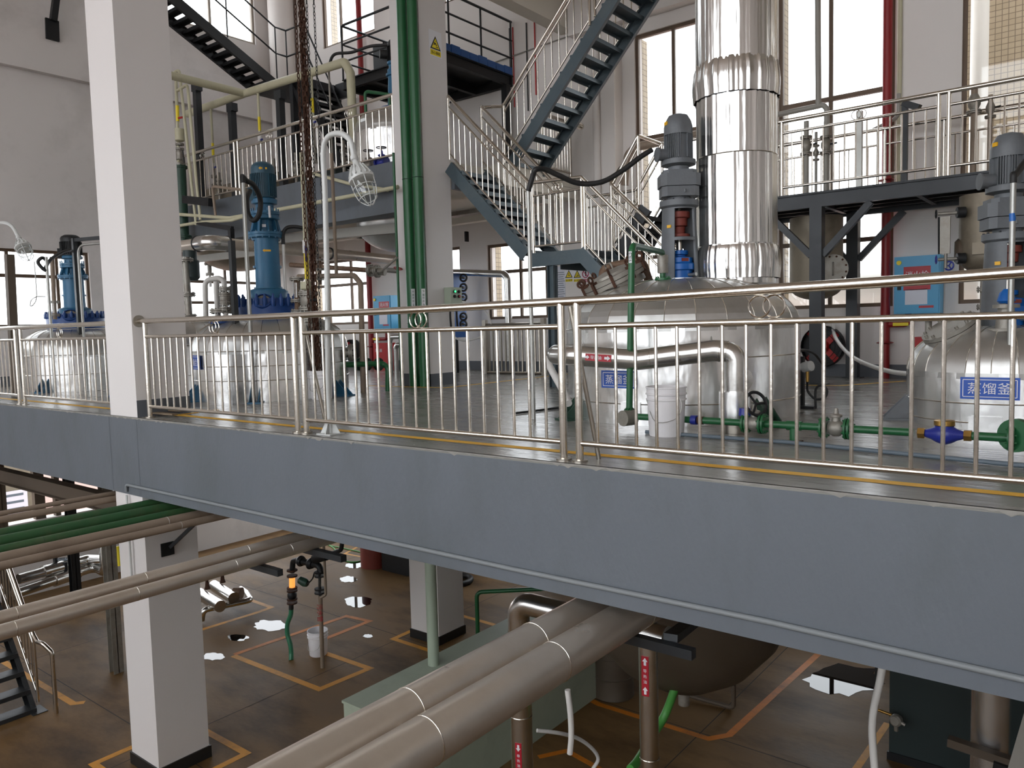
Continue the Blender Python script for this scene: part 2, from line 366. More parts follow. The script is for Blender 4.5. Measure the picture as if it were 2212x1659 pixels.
struct('ceiling', MB().box((XL-.3, -9, 11.2), (9, YB+.3, 11.5)), 'ceiling paint')
struct('ceiling_lower', MB().box((-8.79, 8.2, 7.3), (8.7, YB, 7.5)), 'ceiling paint')
struct('ceiling_beam', MB().box((-9.1, 10.02, 6.75), (-8.8, YB, 7.6)), 'ceiling paint')
struct('ceiling_beam', MB().box((-8.79, YB-.22, 6.6), (8.7, YB, 7.29)), 'white wall paint')
struct('pillar', MB().box((-8.24, YB-.3, 0), (-7.72, YB, 6.6)), 'white wall paint')
struct('pillar', MB().lathe([(.33, 0), (.33, 11.2)], (XL+.33, YB-.33, 0), seg=32), 'white wall paint', True)
struct('baseboard_back', MB().box((XL, YB-.02, 0), (8.7, YB, .2)), 'skirting grey')
struct('baseboard_left', MB().box((XL, YE+.4, 0), (XL+.02, YB-.03, .2)), 'skirting grey')
struct('ground_outside', MB().box((-80, -60, ZF-.5), (60, 90, ZF-.25)), 'ground outside')
# windows: frame with bars and a pane
WN = [0]
def window(axis, u0, u1, z0, z1, bars_u, bars_z, depth=.1, tile=True, frame='window frame'):
    WN[0] += 1; nm = 'window_%d' % WN[0]
    def P(u, d, z): return (u, YB+d, z) if axis == 'b' else (XL-d, u, z)
    b = MB(); w = .06
    def bx(u, v, z, t, d0=.05, d1=.11): b.box(P(u, d0, z), P(v, d1, t))
    bx(u0, u1, z0, z0+w); bx(u0, u1, z1-w, z1); bx(u0, u0+w, z0+w, z1-w); bx(u1-w, u1, z0+w, z1-w)
    for u in bars_u: bx(u-.03, u+.03, z0+w, z1-w, .055, .105)
    for z in bars_z: bx(u0+w, u1-w, z-.035, z+.035, .045, .115)
    fr = struct(nm, b, frame)
    g = MB().box(P(u0+w, .078, z0+w), P(u1-w, .084, z1-w)).build('window_pane', 'window glass', fr, False)
    if tile:
        t = MB().box(P(u0-.02, .3, z0), P(u0+.004, .5, z1)).box(P(u1-.004, .3, z0), P(u1+.02, .5, z1)); t.build('window_reveal', 'facade tile', fr, False)
    return fr
window('b', *BACK[0], (-16.75, -15.85), (2.15,)); window('b', *BACK[1], (-13.2, -12.6), (2.15,)); window('b', *BACK[2], (-10.32, -9.98+.35), (2.15,))
window('b', *BACK[3], (-6.68, -5.9), (2.2, 4.43)); window('b', *BACK[4], (-3.9,), (2.2, 4.5)); window('b', *BACK[5], (-.85,), (2.2, 3.9)); window('b', *BACK[6], (2.5,), (2.2, 4.5))
window('b', *BACK[7], (-15.85, -15.2), ()); window('b', *BACK[8], (-13.0, -12.3), ())
for h in LOWB: window('b', *h, ((h[0]+h[1])/2,), (), tile=False)
window('l', *LEFT[0], (5.1, 6.35, 7.3), (2.27,), tile=False); window('l', *LEFT[1], (10.2, 11.3), (2.27, 1.75), tile=False); window('l', *LEFT[2], (10.1, 11.25), (), tile=False, frame='window frame light')
# lower hall doorway posts and boards seen to the outside
o = struct('doorway_frame', MB().box((XL-.2, 6.55, ZF+1.56), (XL-.05, 6.75, -1.3)).box((XL-.2, 6.95, ZF+1.56), (XL-.05, 7.05, -1.3)), 'steel brown')
struct('wall_yard', MB().box((XL-7, -4, ZF-.3), (XL-6.8, 5.9, -.2)).box((XL-7, 5.9, ZF-.3), (XL-6.8, 9, -1.2)), 'yard concrete')
# back facade of the neighbouring wing, seen through the right windows
t = struct('wall_outside', MB().box((-3.1, YB+3.2, ZF), (6, YB+3.6, 14)), 'facade tile')
# mezzanine
VY, VR = 10.62, .82; VX = Q(857, 300, Y=VY).x
slab_with_holes('mezzanine_floor', XL, -9.125, 9.7, YB, 3.6, ZM, [(VX, VY, VR+.004)], 'ceiling paint')
struct('mezzanine_beam', MB().box((XL, 9.34, 2.93), (-9.795, 9.698, ZM)), 'beam paint')
struct('mezzanine_beam', MB().box((-9.11, 10.01, 3.3), (-9.035, 10.79, 3.598)), 'beam paint')
struct('mezzanine_floor', MB().box((-9.124, 10.8, 3.6), (-8.55, YB-.31, ZM)), 'ceiling paint')
struct('mezzanine_beam', MB().box((-8.9, 10.8, 3.4), (-8.56, YB-.31, 3.598)), 'ceiling paint')
struct('mezzanine_beam', MB().box((-14.2, 9.7, 3.1), (-13.9, YB, 3.598)).box((XL, 12.2, 3.1), (-8.96, 12.4, 3.3)), 'ceiling paint')
# painted lines of the upper deck
def line(pts, w, z, m, nm='floor_marking', t=.002):
    b = MB(); p = [V((*q, z)) for q in pts]; closed = (p[0]-p[-1]).length < 1e-6 and len(p) > 2
    if closed: p = p[:-1]
    N = len(p); L = []; R_ = []
    for i in range(N):
        a = (p[i]-p[i-1]).normalized() if (i or closed) else (p[1]-p[0]).normalized(); c = (p[(i+1) % N]-p[i]).normalized() if (i < N-1 or closed) else a
        n = (V((-a.y, a.x, 0))+V((-c.y, c.x, 0))); n = n.normalized() if n.length > .1 else V((-a.y, a.x, 0)); k = w/2/max(.45, n.dot(V((-a.y, a.x, 0)))); q = p[i]
        if not closed and i in (0, N-1): q = q + (a if i else -a)*w*.5
        L.append(q+n*k); R_.append(q-n*k)
    for i in range(N if closed else N-1):
        j = (i+1) % N; b.add([R_[i], R_[j], L[j], L[i]], [(0, 1, 2, 3)])
    o = b.build(nm, m, None, False); o['kind'] = 'structure'; return o
line([(-9.0, 5.35), (-8.9, 4.82), (6, 4.82)], .1, .002, 'yellow line')
line([(-17, 4.82), (-9.9, 4.82)], .1, .002, 'yellow line')
line([(-10.4, 9.0), (-8.6, 9.15), (-8.6, 12.6)], .08, .002, 'yellow line')
line([(-5.6, 11.2), (-3.2, 11.5), (-2.6, 12.6)], .08, .002, 'yellow line')
# painted lines and joints of the hall
def hz(*q): return [tuple(Q(x, y, Z=ZF)[:2]) for x, y in q]
zone = 'hall yellow line'
line([(-10.18, 4.13), (-8.8, 4.13), (-8.8, 5.42), (-10.18, 5.42), (-10.18, 4.13)], .1, ZF+.002, zone)
p = hz((850, 1380), (1058, 1374)); line([(p[0][0], p[0][1]), (p[1][0]+.05, p[0][1]), (p[1][0]+.05, 10.6), (p[0][0], 10.6), p[0]], .1, ZF+.002, zone)
line(hz((508, 1418), (690, 1489), (798, 1444), (706, 1412)), .11, ZF+.002, zone); line(hz((512, 1412), (748, 1331), (798, 1342), (690, 1385)), .1, ZF+.003, 'orange line')
line(hz((430, 1362), (553, 1324), (586, 1312), (540, 1296)), .1, ZF+.002, zone); line(hz((5, 1428), (158, 1520), (175, 1518)), .1, ZF+.002, zone)
line(hz((1290, 1478), (1266, 1495), (1277, 1513), (1295, 1522), (1530, 1596), (1575, 1588), (1765, 1415)), .1, ZF+.002, 'orange line')
line(hz((1840, 1675), (1915, 1565)), .085, ZF+.002, zone); line(hz((1170, 1634), (1225, 1622), (1300, 1664)), .085, ZF+.002, 'orange line')
line(hz((790, 1172), (745, 1196), (830, 1212)), .07, ZF+.002, zone); line(hz((415, 1186), (520, 1158)), .07, ZF+.002, zone)
for a in (((-18, 9.25), (8, 9.25)), ((-9.9, -9), (-9.9, 13.3)), ((-14.4, -9), (-14.4, 13.3)), ((-18, 4.9), (8, 4.9)), ((-4.3, -9), (-4.3, 13.3))):
    line(a, .014, ZF+.001, 'joint', 'floor_joint')
def puddle(x, y, w, h, label, seed):
    random.seed(seed); n = 26; vs = []
    for i in range(n):
        t = 2*math.pi*i/n; k = 1 + random.uniform(-.16, .12)
        vs.append(Q(x + math.cos(t)*w/2*k, y + math.sin(t)*h/2*k, Z=ZF+.004))
    b = MB().prism(vs[::-1], (0, 0, -.003)) if True else None
    o = b.build('puddle', 'water', None, False); tag(o, label, 'puddle', 'puddles on the hall floor')
puddle(584, 1351, 72, 24, 'wide bright puddle beside the green drain hose', 1)
puddle(514, 1377, 44, 15, 'small oval puddle just right of the front pillar, upper one', 2)
puddle(462, 1418, 50, 16, 'bright puddle touching the right edge of the front pillar', 3)
puddle(774, 1300, 62, 23, 'puddle mirroring window bars between bucket and rear pillar', 4)
puddle(752, 1251, 38, 13, 'tapered puddle right of the drain valve stack', 5)
puddle(766, 1221, 40, 13, 'puddle below the loop of thin green hose', 6)
puddle(795, 1374, 22, 8, 'tiny puddle right of the white bucket in the hall', 7)
puddle(1822, 1468, 168, 66, 'large puddle under the deck near the dark green cabinet', 8)
# ================================================================ RAILINGS
def dircap(b, p, r): b.ball(p, r, 10)
def rail(root, A, B, n, hh=1.115, mh=.942, bh=.13, pa=True, pb=True, ring=True, base=True, lean=False, r=(.02, .019, .0115, .028), m='stainless', split=False):
    """one panel between two floor points: middle and bottom rail, posts and balusters; the ends may differ in height"""
    A, B = V(A), V(B); up = V((0, 0, 1)); d = (B-A)
    MB(10).cyl(A+up*mh, B+up*mh, r[0]).build('middle_rail', m, root); MB(10).cyl(A+up*bh, B+up*bh, r[0]).build('bottom_rail', m, root)
    for i in range(n):
        q = A + d*((i+1)/(n+1)); MB(8).cyl(q+up*bh, q+up*mh, r[2]).build('baluster', m, root)
    for on, q in ((pa, A), (pb, B)):
        if on:
            p = MB(12).cyl(q, q+up*(hh-.01), r[3]).build('post', m, root)
            if base: MB(16).cyl(q, q+up*.014, r[3]*2).build('base_flange', 'stainless dull', p)
    if ring:
        c = A + d*.52 + up*((hh+mh)/2-.003); R = (hh-mh)/2*.74; dd = d.normalized(); nn = dd.cross(up).normalized()
        for s in (-1, 1): MB().ring(c + dd*s*R*.55 + nn*s*.004, R, .0055, nn).build('ornament_ring', m, root)
def handrail(root, pts, r=.031, rad=.0, m='stainless', caps=False):
    b = MB(14); b.tube(pts, r, rad)
    return b.build('handrail', m, root)
YR = 4.52
g = thing('railing', 'polished steel railing along the deck edge right of the front pillar', 'railing', (-6, YR, 0))
hp = [Q(300, 694, Y=YR), Q(553, 685, Y=YR), Q(880, 670, Y=YR), Q(1106, 657.5, Y=YR), Q(1430, 640, Y=YR), Q(1659, 625, Y=YR), Q(1940, 607, Y=YR), Q(2212, 587.5, Y=YR)]
hp[0] = V((-9.115, YR, hp[0].z)); hp.append(hp[-1] + (hp[-1]-hp[-2])*2.0)
handrail(g, hp)
MB(20).cyl((-9.118, YR, hp[0].z), (-9.10, YR, hp[0].z), .07).build('wall_flange', 'stainless dull', g)
rail(g, (-8.98, YR, 0), (-6.17, YR, 0), 19, pa=True); rail(g, (-6.04, YR, 0), (-3.12, YR, 0), 19); rail(g, (-2.985, YR, 0), (.9, YR, 0), 25, ring=False)
for x in (-1.665,):
    for s in (-1, 1): MB().ring((x + s*.042, YR+s*.004, 1.03), .064, .0055, (0, 1, 0)).build('ornament_ring', 'stainless', g)
for x, y in ((-6.0, .2), (-3.0, .2)):
    a = V((x-.055, YR+.02, 1.08)); c = V((x+.07, YR+.16, 0)); MB(10).cyl(a, c, .017).build('stay', 'stainless dull', g)
g = thing('railing', 'steel railing along the deck edge left of the front pillar', 'railing', (-12, YR, 0))
handrail(g, [(-9.79, YR, 1.12), (-18.05, YR, 1.12)])
MB(20).cyl((-9.792, YR, 1.12), (-9.81, YR, 1.12), .06).build('wall_flange', 'stainless dull', g)
rail(g, (-9.86, YR, 0), (-12.62, YR, 0), 17, pa=True); rail(g, (-12.82, YR, 0), (-15.7, YR, 0), 19); rail(g, (-15.85, YR, 0), (-18.0, YR, 0), 13)
# ================================================================ GOOSENECK LAMPS
def lamp(root, neck, d):
    """explosion proof lamp hanging along d from the neck point"""
    d = V(d).normalized(); n = V(neck)
    h = MB(20).lathe([(.02, -.02), (.034, -.015), (.036, .02), (.026, .03), (.028, .05), (.046, .09), (.07, .12), (.094, .16), (.094, .2), (.112, .205), (.112, .225), (.09, .235)], n, d, cap=True)
    o = h.build('lamp_housing', 'lamp grey', root)
    x, y = frame_axes(d); f = MB()
    for k in range(14):
        t = 2*math.pi*k/14; e = x*math.cos(t)+y*math.sin(t); f.bar(n+d*.09+e*.052, n+d*.2+e*.1, .008, .03, e)
    f.build('cooling_fin', 'lamp grey', o)
    MB(18).lathe([(.078, .23), (.082, .27), (.08, .33), (.066, .385), (.04, .42), (.004, .435)], n, d, cap=False).build('glass_globe', 'lamp glass', root)
    b = MB(6)
    for k in range(6):
        t = math.pi*2*k/6; e = x*math.cos(t)+y*math.sin(t)
        b.tube(curve_path([n+d*.22+e*.105, n+d*.31+e*.1, n+d*.39+e*.082, n+d*.455+e*.03, n+d*.462], 4), .004)
    b.ring(n+d*.3, .101, .004, d); b.ring(n+d*.4, .078, .004, d)
    b.build('wire_guard', 'lamp grey', root)
def lamp_post(label, base, path, neck, d, r=.025, plate_m='lamp grey', foot=True):
    root = thing('lamp_post', label, 'lamp', base); B = V(base)
    MB(14).tube(curve_path(path, 8), r).build('pole', 'lamp grey', root)
    if foot:
        p = MB().box(B+V((-.1, -.085, .001)), B+V((.1, .085, .012))).build('base_plate', 'lamp grey', root, False)
        b = MB()
        for k in range(4):
            e = V((math.cos(math.pi/2*k+.4), math.sin(math.pi/2*k+.4), 0)); t = V((-e.y, e.x, 0))*.004
            b.prism([B+V((0, 0, .012))+e*.024-t, B+V((0, 0, .012))+e*.1-t, B+V((0, 0, .15))+e*.024-t], t*2)
        b.build('gusset', 'lamp grey', p, False)
    lamp(root, neck, d); return root
LB = Q(714, 938, Z=0); LY = LB.y
lamp_post('grey gooseneck lamp post with caged lamp at the deck edge', LB, [LB, LB+V((0, 0, .5)), Q(707, 640, Y=LY), Q(702, 420, Y=LY), Q(698, 330, Y=LY), Q(708, 297, Y=LY), Q(733, 288, Y=LY), Q(756, 303, Y=LY), Q(765, 340, Y=LY)], Q(765, 341, Y=LY), Q(800, 440, Y=LY)-Q(765, 341, Y=LY))
o = thing('conduit_hose', 'short black bent hose at the foot of the gooseneck lamp', 'hose', LB+V((-.1, .05, 0)))
MB(8).tube(curve_path([LB+V((-.13, .06, 0)), LB+V((-.14, .06, .14)), LB+V((-.1, .055, .2)), LB+V((-.03, .02, .22))]), .012).build('hose', 'rubber black', o)
L2 = V((Q(-14, 860, Y=LY).x, LY, 0))
lamp_post('gooseneck lamp with wire guard at the far left edge', L2, [L2, L2+V((0, 0, 1.6)), Q(-16, 520, Y=LY), Q(-12, 490, Y=LY), Q(5, 481, Y=LY), Q(25, 488, Y=LY), Q(40, 512, Y=LY)], Q(40, 513, Y=LY), Q(64, 566, Y=LY)-Q(40, 513, Y=LY))
# ================================================================ PIPES BELOW THE DECK EDGE
tag(MB(10).tube([Q(273, 1062, Y=YE-.02), Q(273, 1047, Y=YE-.02)] + [Q(1106, 1229, Y=YE-.02), Q(1659, 1343, Y=YE-.02), Q(2212, 1468, Y=YE-.02), Q(2212, 1468, Y=YE-.02)+V((1.5, 0, 0))], .018, .04).build('conduit', 'conduit paint', None), 'grey painted conduit running along the lower deck beam', 'conduit')
b = MB(10).cyl((Q(273, 1060, Y=YE-.02).x, YE-.02, ZF+2.4), (Q(273, 1060, Y=YE-.02).x, YE-.02, -.95), .014); tag(b.build('conduit', 'lamp grey', None), 'thin light conduit on the front pillar below the deck beam', 'conduit')
def ypipe(name, label, x, z, r, y0, y1, m, group, seams=(), seam_m='stainless', end=None):
    root = thing(name, label, 'pipe', (x, y0, z), group=group)
    pts = [(x, y0, z), (x, y1, z)] + (end or [])
    MB(28).tube(pts, r, r*1.5 if end else 0).build('pipe', m, root)
    for y in seams: MB(28).ring((x, y, z), r*1.004, r*.016+.0006, (0, 1, 0), 32).build('seam_band', seam_m, root)
    return root
gp = 'pipes passing under the deck beam'
ypipe('insulated_pipe', 'thick aluminium clad pipe in front, the nearer of the pair', -2.80, -1.17, .131, -4, 6.0, 'dusty aluminium', gp, (1.6, 2.75, 3.9, 5))
ypipe('insulated_pipe', 'thick aluminium clad pipe in front, the farther of the pair', -3.075, -1.155, .131, -4, 6.0, 'dusty aluminium', gp, (1.75, 2.9, 4.05, 5.2), end=None)
ypipe('insulated_pipe', 'slimmer clad pipe crossing before the front pillar, lower of two', -6.36, -1.16, .058, -4, 5.28, 'dusty aluminium', gp, (2.1, 3.0, 3.9, 4.5), end=[(-7.7, 5.28, -1.2)])
ypipe('insulated_pipe', 'slimmer clad pipe crossing before the front pillar, upper of two', -6.62, -1.14, .058, -4, 5.05, 'dusty aluminium', gp, (2.2, 3.2, 4.2, 4.9))
for i, (x, z, r, l) in enumerate(((-9.05, -1.03, .052, 'top green pipe of three crossing to the front pillar'), (-8.78, -1.05, .058, 'middle green pipe of three crossing to the front pillar'), (-8.46, -1.06, .046, 'lowest green pipe of three crossing to the front pillar'))):
    ypipe('water_pipe', l, x, z, r, -4, 5.9, 'green dusty', gp, (3.1,) if i == 2 else (), 'green dark')
ypipe('steam_pipe', 'dusty brown pipe next below the three green pipes', -8.21, -1.08, .055, -4, 5.9, 'brown pipe', gp, (4.25,), 'hose white'); ypipe('steam_pipe', 'thinner dusty brown pipe, lowest of the left pipe rack', -7.93, -1.08, .04, -4, 5.05, 'brown pipe', gp, (4.25,), 'hose white')
ypipe('steam_pipe', 'thin brown pipe ending at the left face of the front pillar, upper', -10.05, -1.02, .028, -4, 5.7, 'brown pipe', gp); ypipe('steam_pipe', 'thicker brown pipe beside the left face of the front pillar', -9.93, -1.07, .04, -4, 5.7, 'brown pipe', gp)
# pipe rack carriers below the deck
def steel(name, label, parts, m, loc, cat='steel support', group=None):
    b = MB()
    for p in parts:
        if p[0] == 'i': b.ibeam(*p[1:])
        else: b.bar(*p[1:])
    o = b.build(name, m, None, False); tag(o, label, cat, group); return o
steel('pipe_bracket', 'black steel bracket carrying the thick clad pipes under the beam', [('b', (-3.4, 4.85, -1.33), (-2.3, 4.85, -1.33), .07, .07), ('b', (-2.55, 4.85, -1.3), (-2.55, 4.85, -.95), .07, .07), ('b', (-2.5, 4.9, -1.28), (-2.9, 6.6, -1.62), .1, .06)], 'steel dark', None)
x0 = Q(1206, 1480, Y=3.9)
steel('pipe_support_post', 'black steel post under the thick clad pipes', [('b', (-3.35, 4.45, ZF), (-3.35, 4.45, -1.29), .11, .11)], 'steel black', None)
steel('pipe_bracket', 'black steel hanger in front of the drain valves', [('b', (-6.95, 4.78, -1.5), (-6.95, 4.78, -.95), .07, .07), ('b', (-6.98, 4.78, -1.24), (-5.9, 4.78, -1.24), .07, .06)], 'steel dark', None)
steel('pipe_bracket', 'dark bracket tip below the slim clad pipes', [('b', (-7.1, 4.2, -1.26), (-6.1, 4.2, -1.26), .06, .06)], 'steel dark', None)
steel('wall_bracket', 'dark brace with square plate on the front pillar', [('b', Q(362, 1186, X=-9.1)+V((0, 0, -.08)), Q(362, 1186, X=-9.1)+V((0, 0, .08)), .16, .02, (1, 0, 0)), ('b', Q(368, 1182, X=-9.09), (-8.55, 5.0, -1.1), .04, .04)], 'steel black', None)
steel('pipe_carrier', 'brown steel beam under the deck at the left', [('i', (XL, 5.0, Q(0, 1026, Y=5.0).z), (-9.8, 5.0, Q(0, 1026, Y=5.0).z), .16, .24)], 'steel brown', None)
for i, (x, l) in enumerate(((-17.2, 'brown post standing by the yard opening at far left'), (-16.3, 'dark thin post right of the yard opening'), (-12.7, 'grey tall post just left of the front pillar below the deck'))):
    steel('rack_post', l, [('i', (x, 5.6+.9*(i == 1), ZF), (x, 5.6+.9*(i == 1), -1.31), .16, .16, .012, (1, 0, 0))], ('steel brown', 'steel black', 'cast grey')[i], None)
# ================================================================ REACTOR KETTLES
def facing(cx, cy): return math.atan2(-cx, cy)
def tank(key, name, label, zw, hd, rt, bands, zb, dish, sign, lugs, lug_m, group=None, dome_m='aluminium dome'):
    cx, cy, R = TANKS[key]; rz = facing(cx, cy)
    root = thing(name, label, 'tank', (cx, cy, 0), rz, group, local=True)
    MB(64).lathe([(R*.96, zb), (R, zb+.02), (R, zw)], cap=False, fn=lambda r, h, t: r*(1+.004*math.sin(9*t+h*5)+.003*math.sin(23*t))).build('shell', 'aluminium foil', root)
    prof = [(R*1.006, zw-.05), (R*1.006, zw)]
    for i in range(1, 15):
        a = math.pi/2*i/14; prof.append((rt + (R-rt)*math.cos(a), zw + hd*math.sin(a)))
    d = MB(26).lathe(prof, cap=True).build('dome', dome_m, root, angle=9)
    b = MB(4)
    for k in range(26):
        t = 2*math.pi*k/26; b.tube([(r*math.cos(t), r*math.sin(t), h+.002) for r, h in prof[1:-1]], .004, caps=False)
    b.build('standing_seam', 'stainless', d)
    for z in bands: MB().ring((0, 0, z), R*1.004, .006, n=64).build('shell_band', 'stainless', root)
    if dish:
        pr = [(max(.03, R*math.cos(math.pi/2*i/10)), zb - dish*math.sin(math.pi/2*i/10)) for i in range(11)]
        MB(40).lathe(pr, cap=True).build('bottom_dish', 'vessel dark', root); MB(20).cyl((0, 0, zb-dish+.02), (0, 0, zb-dish-.12), .06).build('outlet', 'cast grey', root)
    if sign:
        txt, az, z, w, h = sign; n = V((math.sin(az), -math.cos(az), 0)); xd = V((math.cos(az), math.sin(az), 0))
        c = n*(R+.012) + V((0, 0, z)); p = plate(MB(), c, xd, (0, 0, 1), w, h).build('name_plate', 'sign blue', root, False)
        b = MB(); t = .006
        for sx in (-1, 1): plate(b, c+n*.0015+xd*sx*(w/2-.02), xd, (0, 0, 1), t, h-.04, .001)
        for sz in (-1, 1): plate(b, c+n*.0015+V((0, 0, sz*(h/2-.02))), xd, (0, 0, 1), w-.04, t, .001)
        b.build('plate_border', 'sign white', p, False)
        text('plate_lettering', txt, .1, c, xd, (0, 0, 1), 'sign white', p, width=w*.74, wy=h*.52)
    for az in lugs:
        n = V((math.sin(az), -math.cos(az), 0)); x = V((math.cos(az), math.sin(az), 0)); b = MB()
        for s in (-1, 1):
            o = x*s*.06; b.prism([n*(R-.03)+o-x*.006+V((0, 0, .02)), n*(R+.2)+o-x*.006+V((0, 0, .02)), n*(R-.03)+o-x*.006+V((0, 0, .27))], x*.012)
        b.prism([n*(R-.03)-x*.1, n*(R+.22)-x*.1, n*(R+.22)+x*.1, n*(R-.03)+x*.1], (0, 0, .02))
        b.build('support_lug', lug_m, root, False)
    return root
def window_tube(b, r0, r1, z0, z1, wins, th=.022, seg=48, nz=24):
    """tapering lantern tube (r0 below, r1 above) with openings [(azimuth, half width, z a, z b)]"""
    def ins(t, z):
        return any(abs((t-a+math.pi) % (2*math.pi)-math.pi) < hw and za < z < zb for a, hw, za, zb in wins)
    zs = [z0+(z1-z0)*i/nz for i in range(nz+1)]
    def pt(i, j, q):
        t = 2*math.pi*j/seg; r = r0+(r1-r0)*(zs[i]-z0)/(z1-z0)-q; return (r*math.sin(t), -r*math.cos(t), zs[i])
    solid = [[not ins(2*math.pi*(j+.5)/seg, (zs[i]+zs[i+1])/2) for j in range(seg)] for i in range(nz)]
    o = len(b.v)
    for q in (0, th):
        for i in range(nz+1):
            for j in range(seg): b.v.append(V(pt(i, j, q)))
    def id(i, j, k): return o + k*(nz+1)*seg + i*seg + j % seg
    for i in range(nz):
        for j in range(seg):
            if not solid[i][j]: continue
            b.f.append((id(i, j, 0), id(i, j+1, 0), id(i+1, j+1, 0), id(i+1, j, 0))); b.f.append((id(i, j, 1), id(i+1, j, 1), id(i+1, j+1, 1), id(i, j+1, 1)))
            if not solid[i][j-1]: b.f.append((id(i, j, 0), id(i+1, j, 0), id(i+1, j, 1), id(i, j, 1)))
            if not solid[i][(j+1) % seg]: b.f.append((id(i, j+1, 0), id(i, j+1, 1), id(i+1, j+1, 1), id(i+1, j+1, 0)))
            if i == 0 or not solid[i-1][j]: b.f.append((id(i, j, 0), id(i, j, 1), id(i, j+1, 1), id(i, j+1, 0)))
            if i == nz-1 or not solid[i+1][j]: b.f.append((id(i+1, j, 0), id(i+1, j+1, 0), id(i+1, j+1, 1), id(i+1, j, 1)))
    return b
def motor(root, prof_cowl, r, z0, z1, fins, m_cowl, m_body, gaps=(), fh=.012):
    MB(32).lathe(prof_cowl).build('fan_cowl', m_cowl, root)
    MB(32).lathe([(r-.012, z0), (r-.012, z1)]).build('motor_body', m_body, root)
    b = MB()
    for k in range(fins):
        t = 2*math.pi*k/fins
        if any(abs((t-g+math.pi) % (2*math.pi)-math.pi) < .17 for g in gaps): continue
        n = V((math.sin(t), -math.cos(t), 0)); b.bar(n*r+V((0, 0, z0+.015)), n*r+V((0, 0, z1-.004)), .006, fh*2, n)
    b.build('cooling_fin', m_body, root)
def agitator_grey(root, z0, k, face):
    z = lambda y: z0 + (600-y)*k
    s = .00486
    motor(root, [(30*s, z(286)), (30*s, z(268)), (27*s, z(256)), (20*s, z(244)), (8*s, z(240)), (.01, z(240))], 28*s, z(340), z(285), 44, 'machine grey', 'machine grey', (face, face+1.6, face-1.5))
    n = V((math.sin(-1.15), -math.cos(-1.15), 0)); c = n*36*s + V((0, 0, z(328)))
    jb = MB(20).cyl(c-n*.06, c+n*.05, .062).cyl(c+n*.05, c+n*.065, .074); jb.build('junction_box', 'machine grey', root)
    MB(32).lathe([(29*s, z(342)), (36*s, z(340)), (36*s, z(350)), (22*s, z(354)), (22*s, z(366))]).build('motor_flange', 'machine grey', root)
    def oct(w, d, c):  # chamfered block plan
        return [(-w+c, -d), (w-c, -d), (w, -d+c), (w, d-c), (w-c, d), (-w+c, d), (-w, d-c), (-w, -d+c)]
    a = face-.25; ca, sa = math.cos(a), math.sin(a); rot = lambda x, y, zz: V((x*ca-y*sa, x*sa+y*ca, zz))
    b = MB().prism([rot(x, y, z(398)) for x, y in oct(.205, .17, .06)], (0, 0, z(372)-z(398))).prism([rot(x, y, z(372)) for x, y in oct(.17, .14, .05)], (0, 0, z(363)-z(372))).prism([rot(x, y, z(420)) for x, y in oct(.19, .155, .05)], (0, 0, z(399)-z(420)))
    g = b.build('gearbox', 'machine grey', root, False)
    MB(6).bolts((0, 0, z(410)), .17, 8, .012, .03).build('gearbox_bolt', 'machine grey', g)
    MB(32).lathe([(24*s, z(430)), (24*s, z(418))]).build('gearbox_neck', 'machine grey', root)
    f = MB(36).lathe([(36*s, z(444)), (41*s, z(440)), (41*s, z(428)), (30*s, z(427))]).build('lantern_flange', 'machine grey', root); bolt_parts(f, (0, 0, z(428)), 37*s, 10, .012, .03, (0, 0, 1), 0, 'steel dark')
    b = MB(); w = .62
    window_tube(b, 41*s, 35*s, z(604), z(440), [(face, w, z(506), z(449)), (face+math.pi, w, z(506), z(449)), (face, w, z(601), z(518)), (face+math.pi, w, z(601), z(518))]); b.build('lantern', 'machine grey', root)
    n = V((math.sin(face-1.0), -math.cos(face-1.0), 0)); x = V((math.cos(face-1.0), math.sin(face-1.0), 0))
    plate(MB(), n*(39*s)+V((0, 0, z(485))), x, (0, 0, 1), .045, .03, .02).build('yellow_tag', 'tape yellow', root, False)
    n2 = V((math.sin(face-1.45), -math.cos(face-1.45), 0)); x2 = V((math.cos(face-1.45), math.sin(face-1.45), 0))
    plate(MB(), n2*(30.5*s)+V((0, 0, z(262))), x2, (0, 0, 1), .05, .034, .012).build('yellow_tag', 'tape yellow', root, False)
    MB(20).lathe([(.035, z(604)), (.035, z(440))]).build('shaft', 'stainless', root)
    MB(24).lathe([(.11, z(506)), (.11, z(500)), (.06, z(498)), (.06, z(484)), (.085, z(482)), (.085, z(466)), (.11, z(464)), (.11, z(452)), (.08, z(450))]).build('coupling', 'coupling red', root)
    q = MB(24).lathe([(.135, z(602)), (.135, z(580)), (.165, z(578)), (.165, z(566)), (.14, z(562)), (.14, z(552)), (.06, z(548)), (.06, z(546)), (.09, z(544)), (.09, z(536)), (.04, z(534))]).build('shaft_seal', 'bright blue', root)
    c = V((math.sin(face+.35), -math.cos(face+.35), 0))
    MB(10).tube([c*.13+V((0, 0, z(590))), c*.24+V((0, 0, z(590)))], .018).build('seal_pipe', 'galvanised', q)
    plate(MB(), V((math.sin(face), -math.cos(face), 0))*.142+V((0, 0, z(557))), (math.cos(face), math.sin(face), 0), (0, 0, 1), .075, .032, .004).build('maker_plate', 'coupling red', q, False)
def clamp(b, c, n, out, r=.03, h=.13):
    """one manhole clamp: bar over the rim and a ring nut"""
    b.bar(c-n*h*.45, c+n*h*.4, .03, .035, out); b.bar(c+n*h*.4-out*.06, c+n*h*.4+out*.015, .03, .03, n); b.bar(c-n*h*.42-out*.05, c-n*h*.42+out*.015, .03, .03, n)
    b.ring(c+n*(h*.4+.05), .032, .012, n.cross(out), 12, 6)
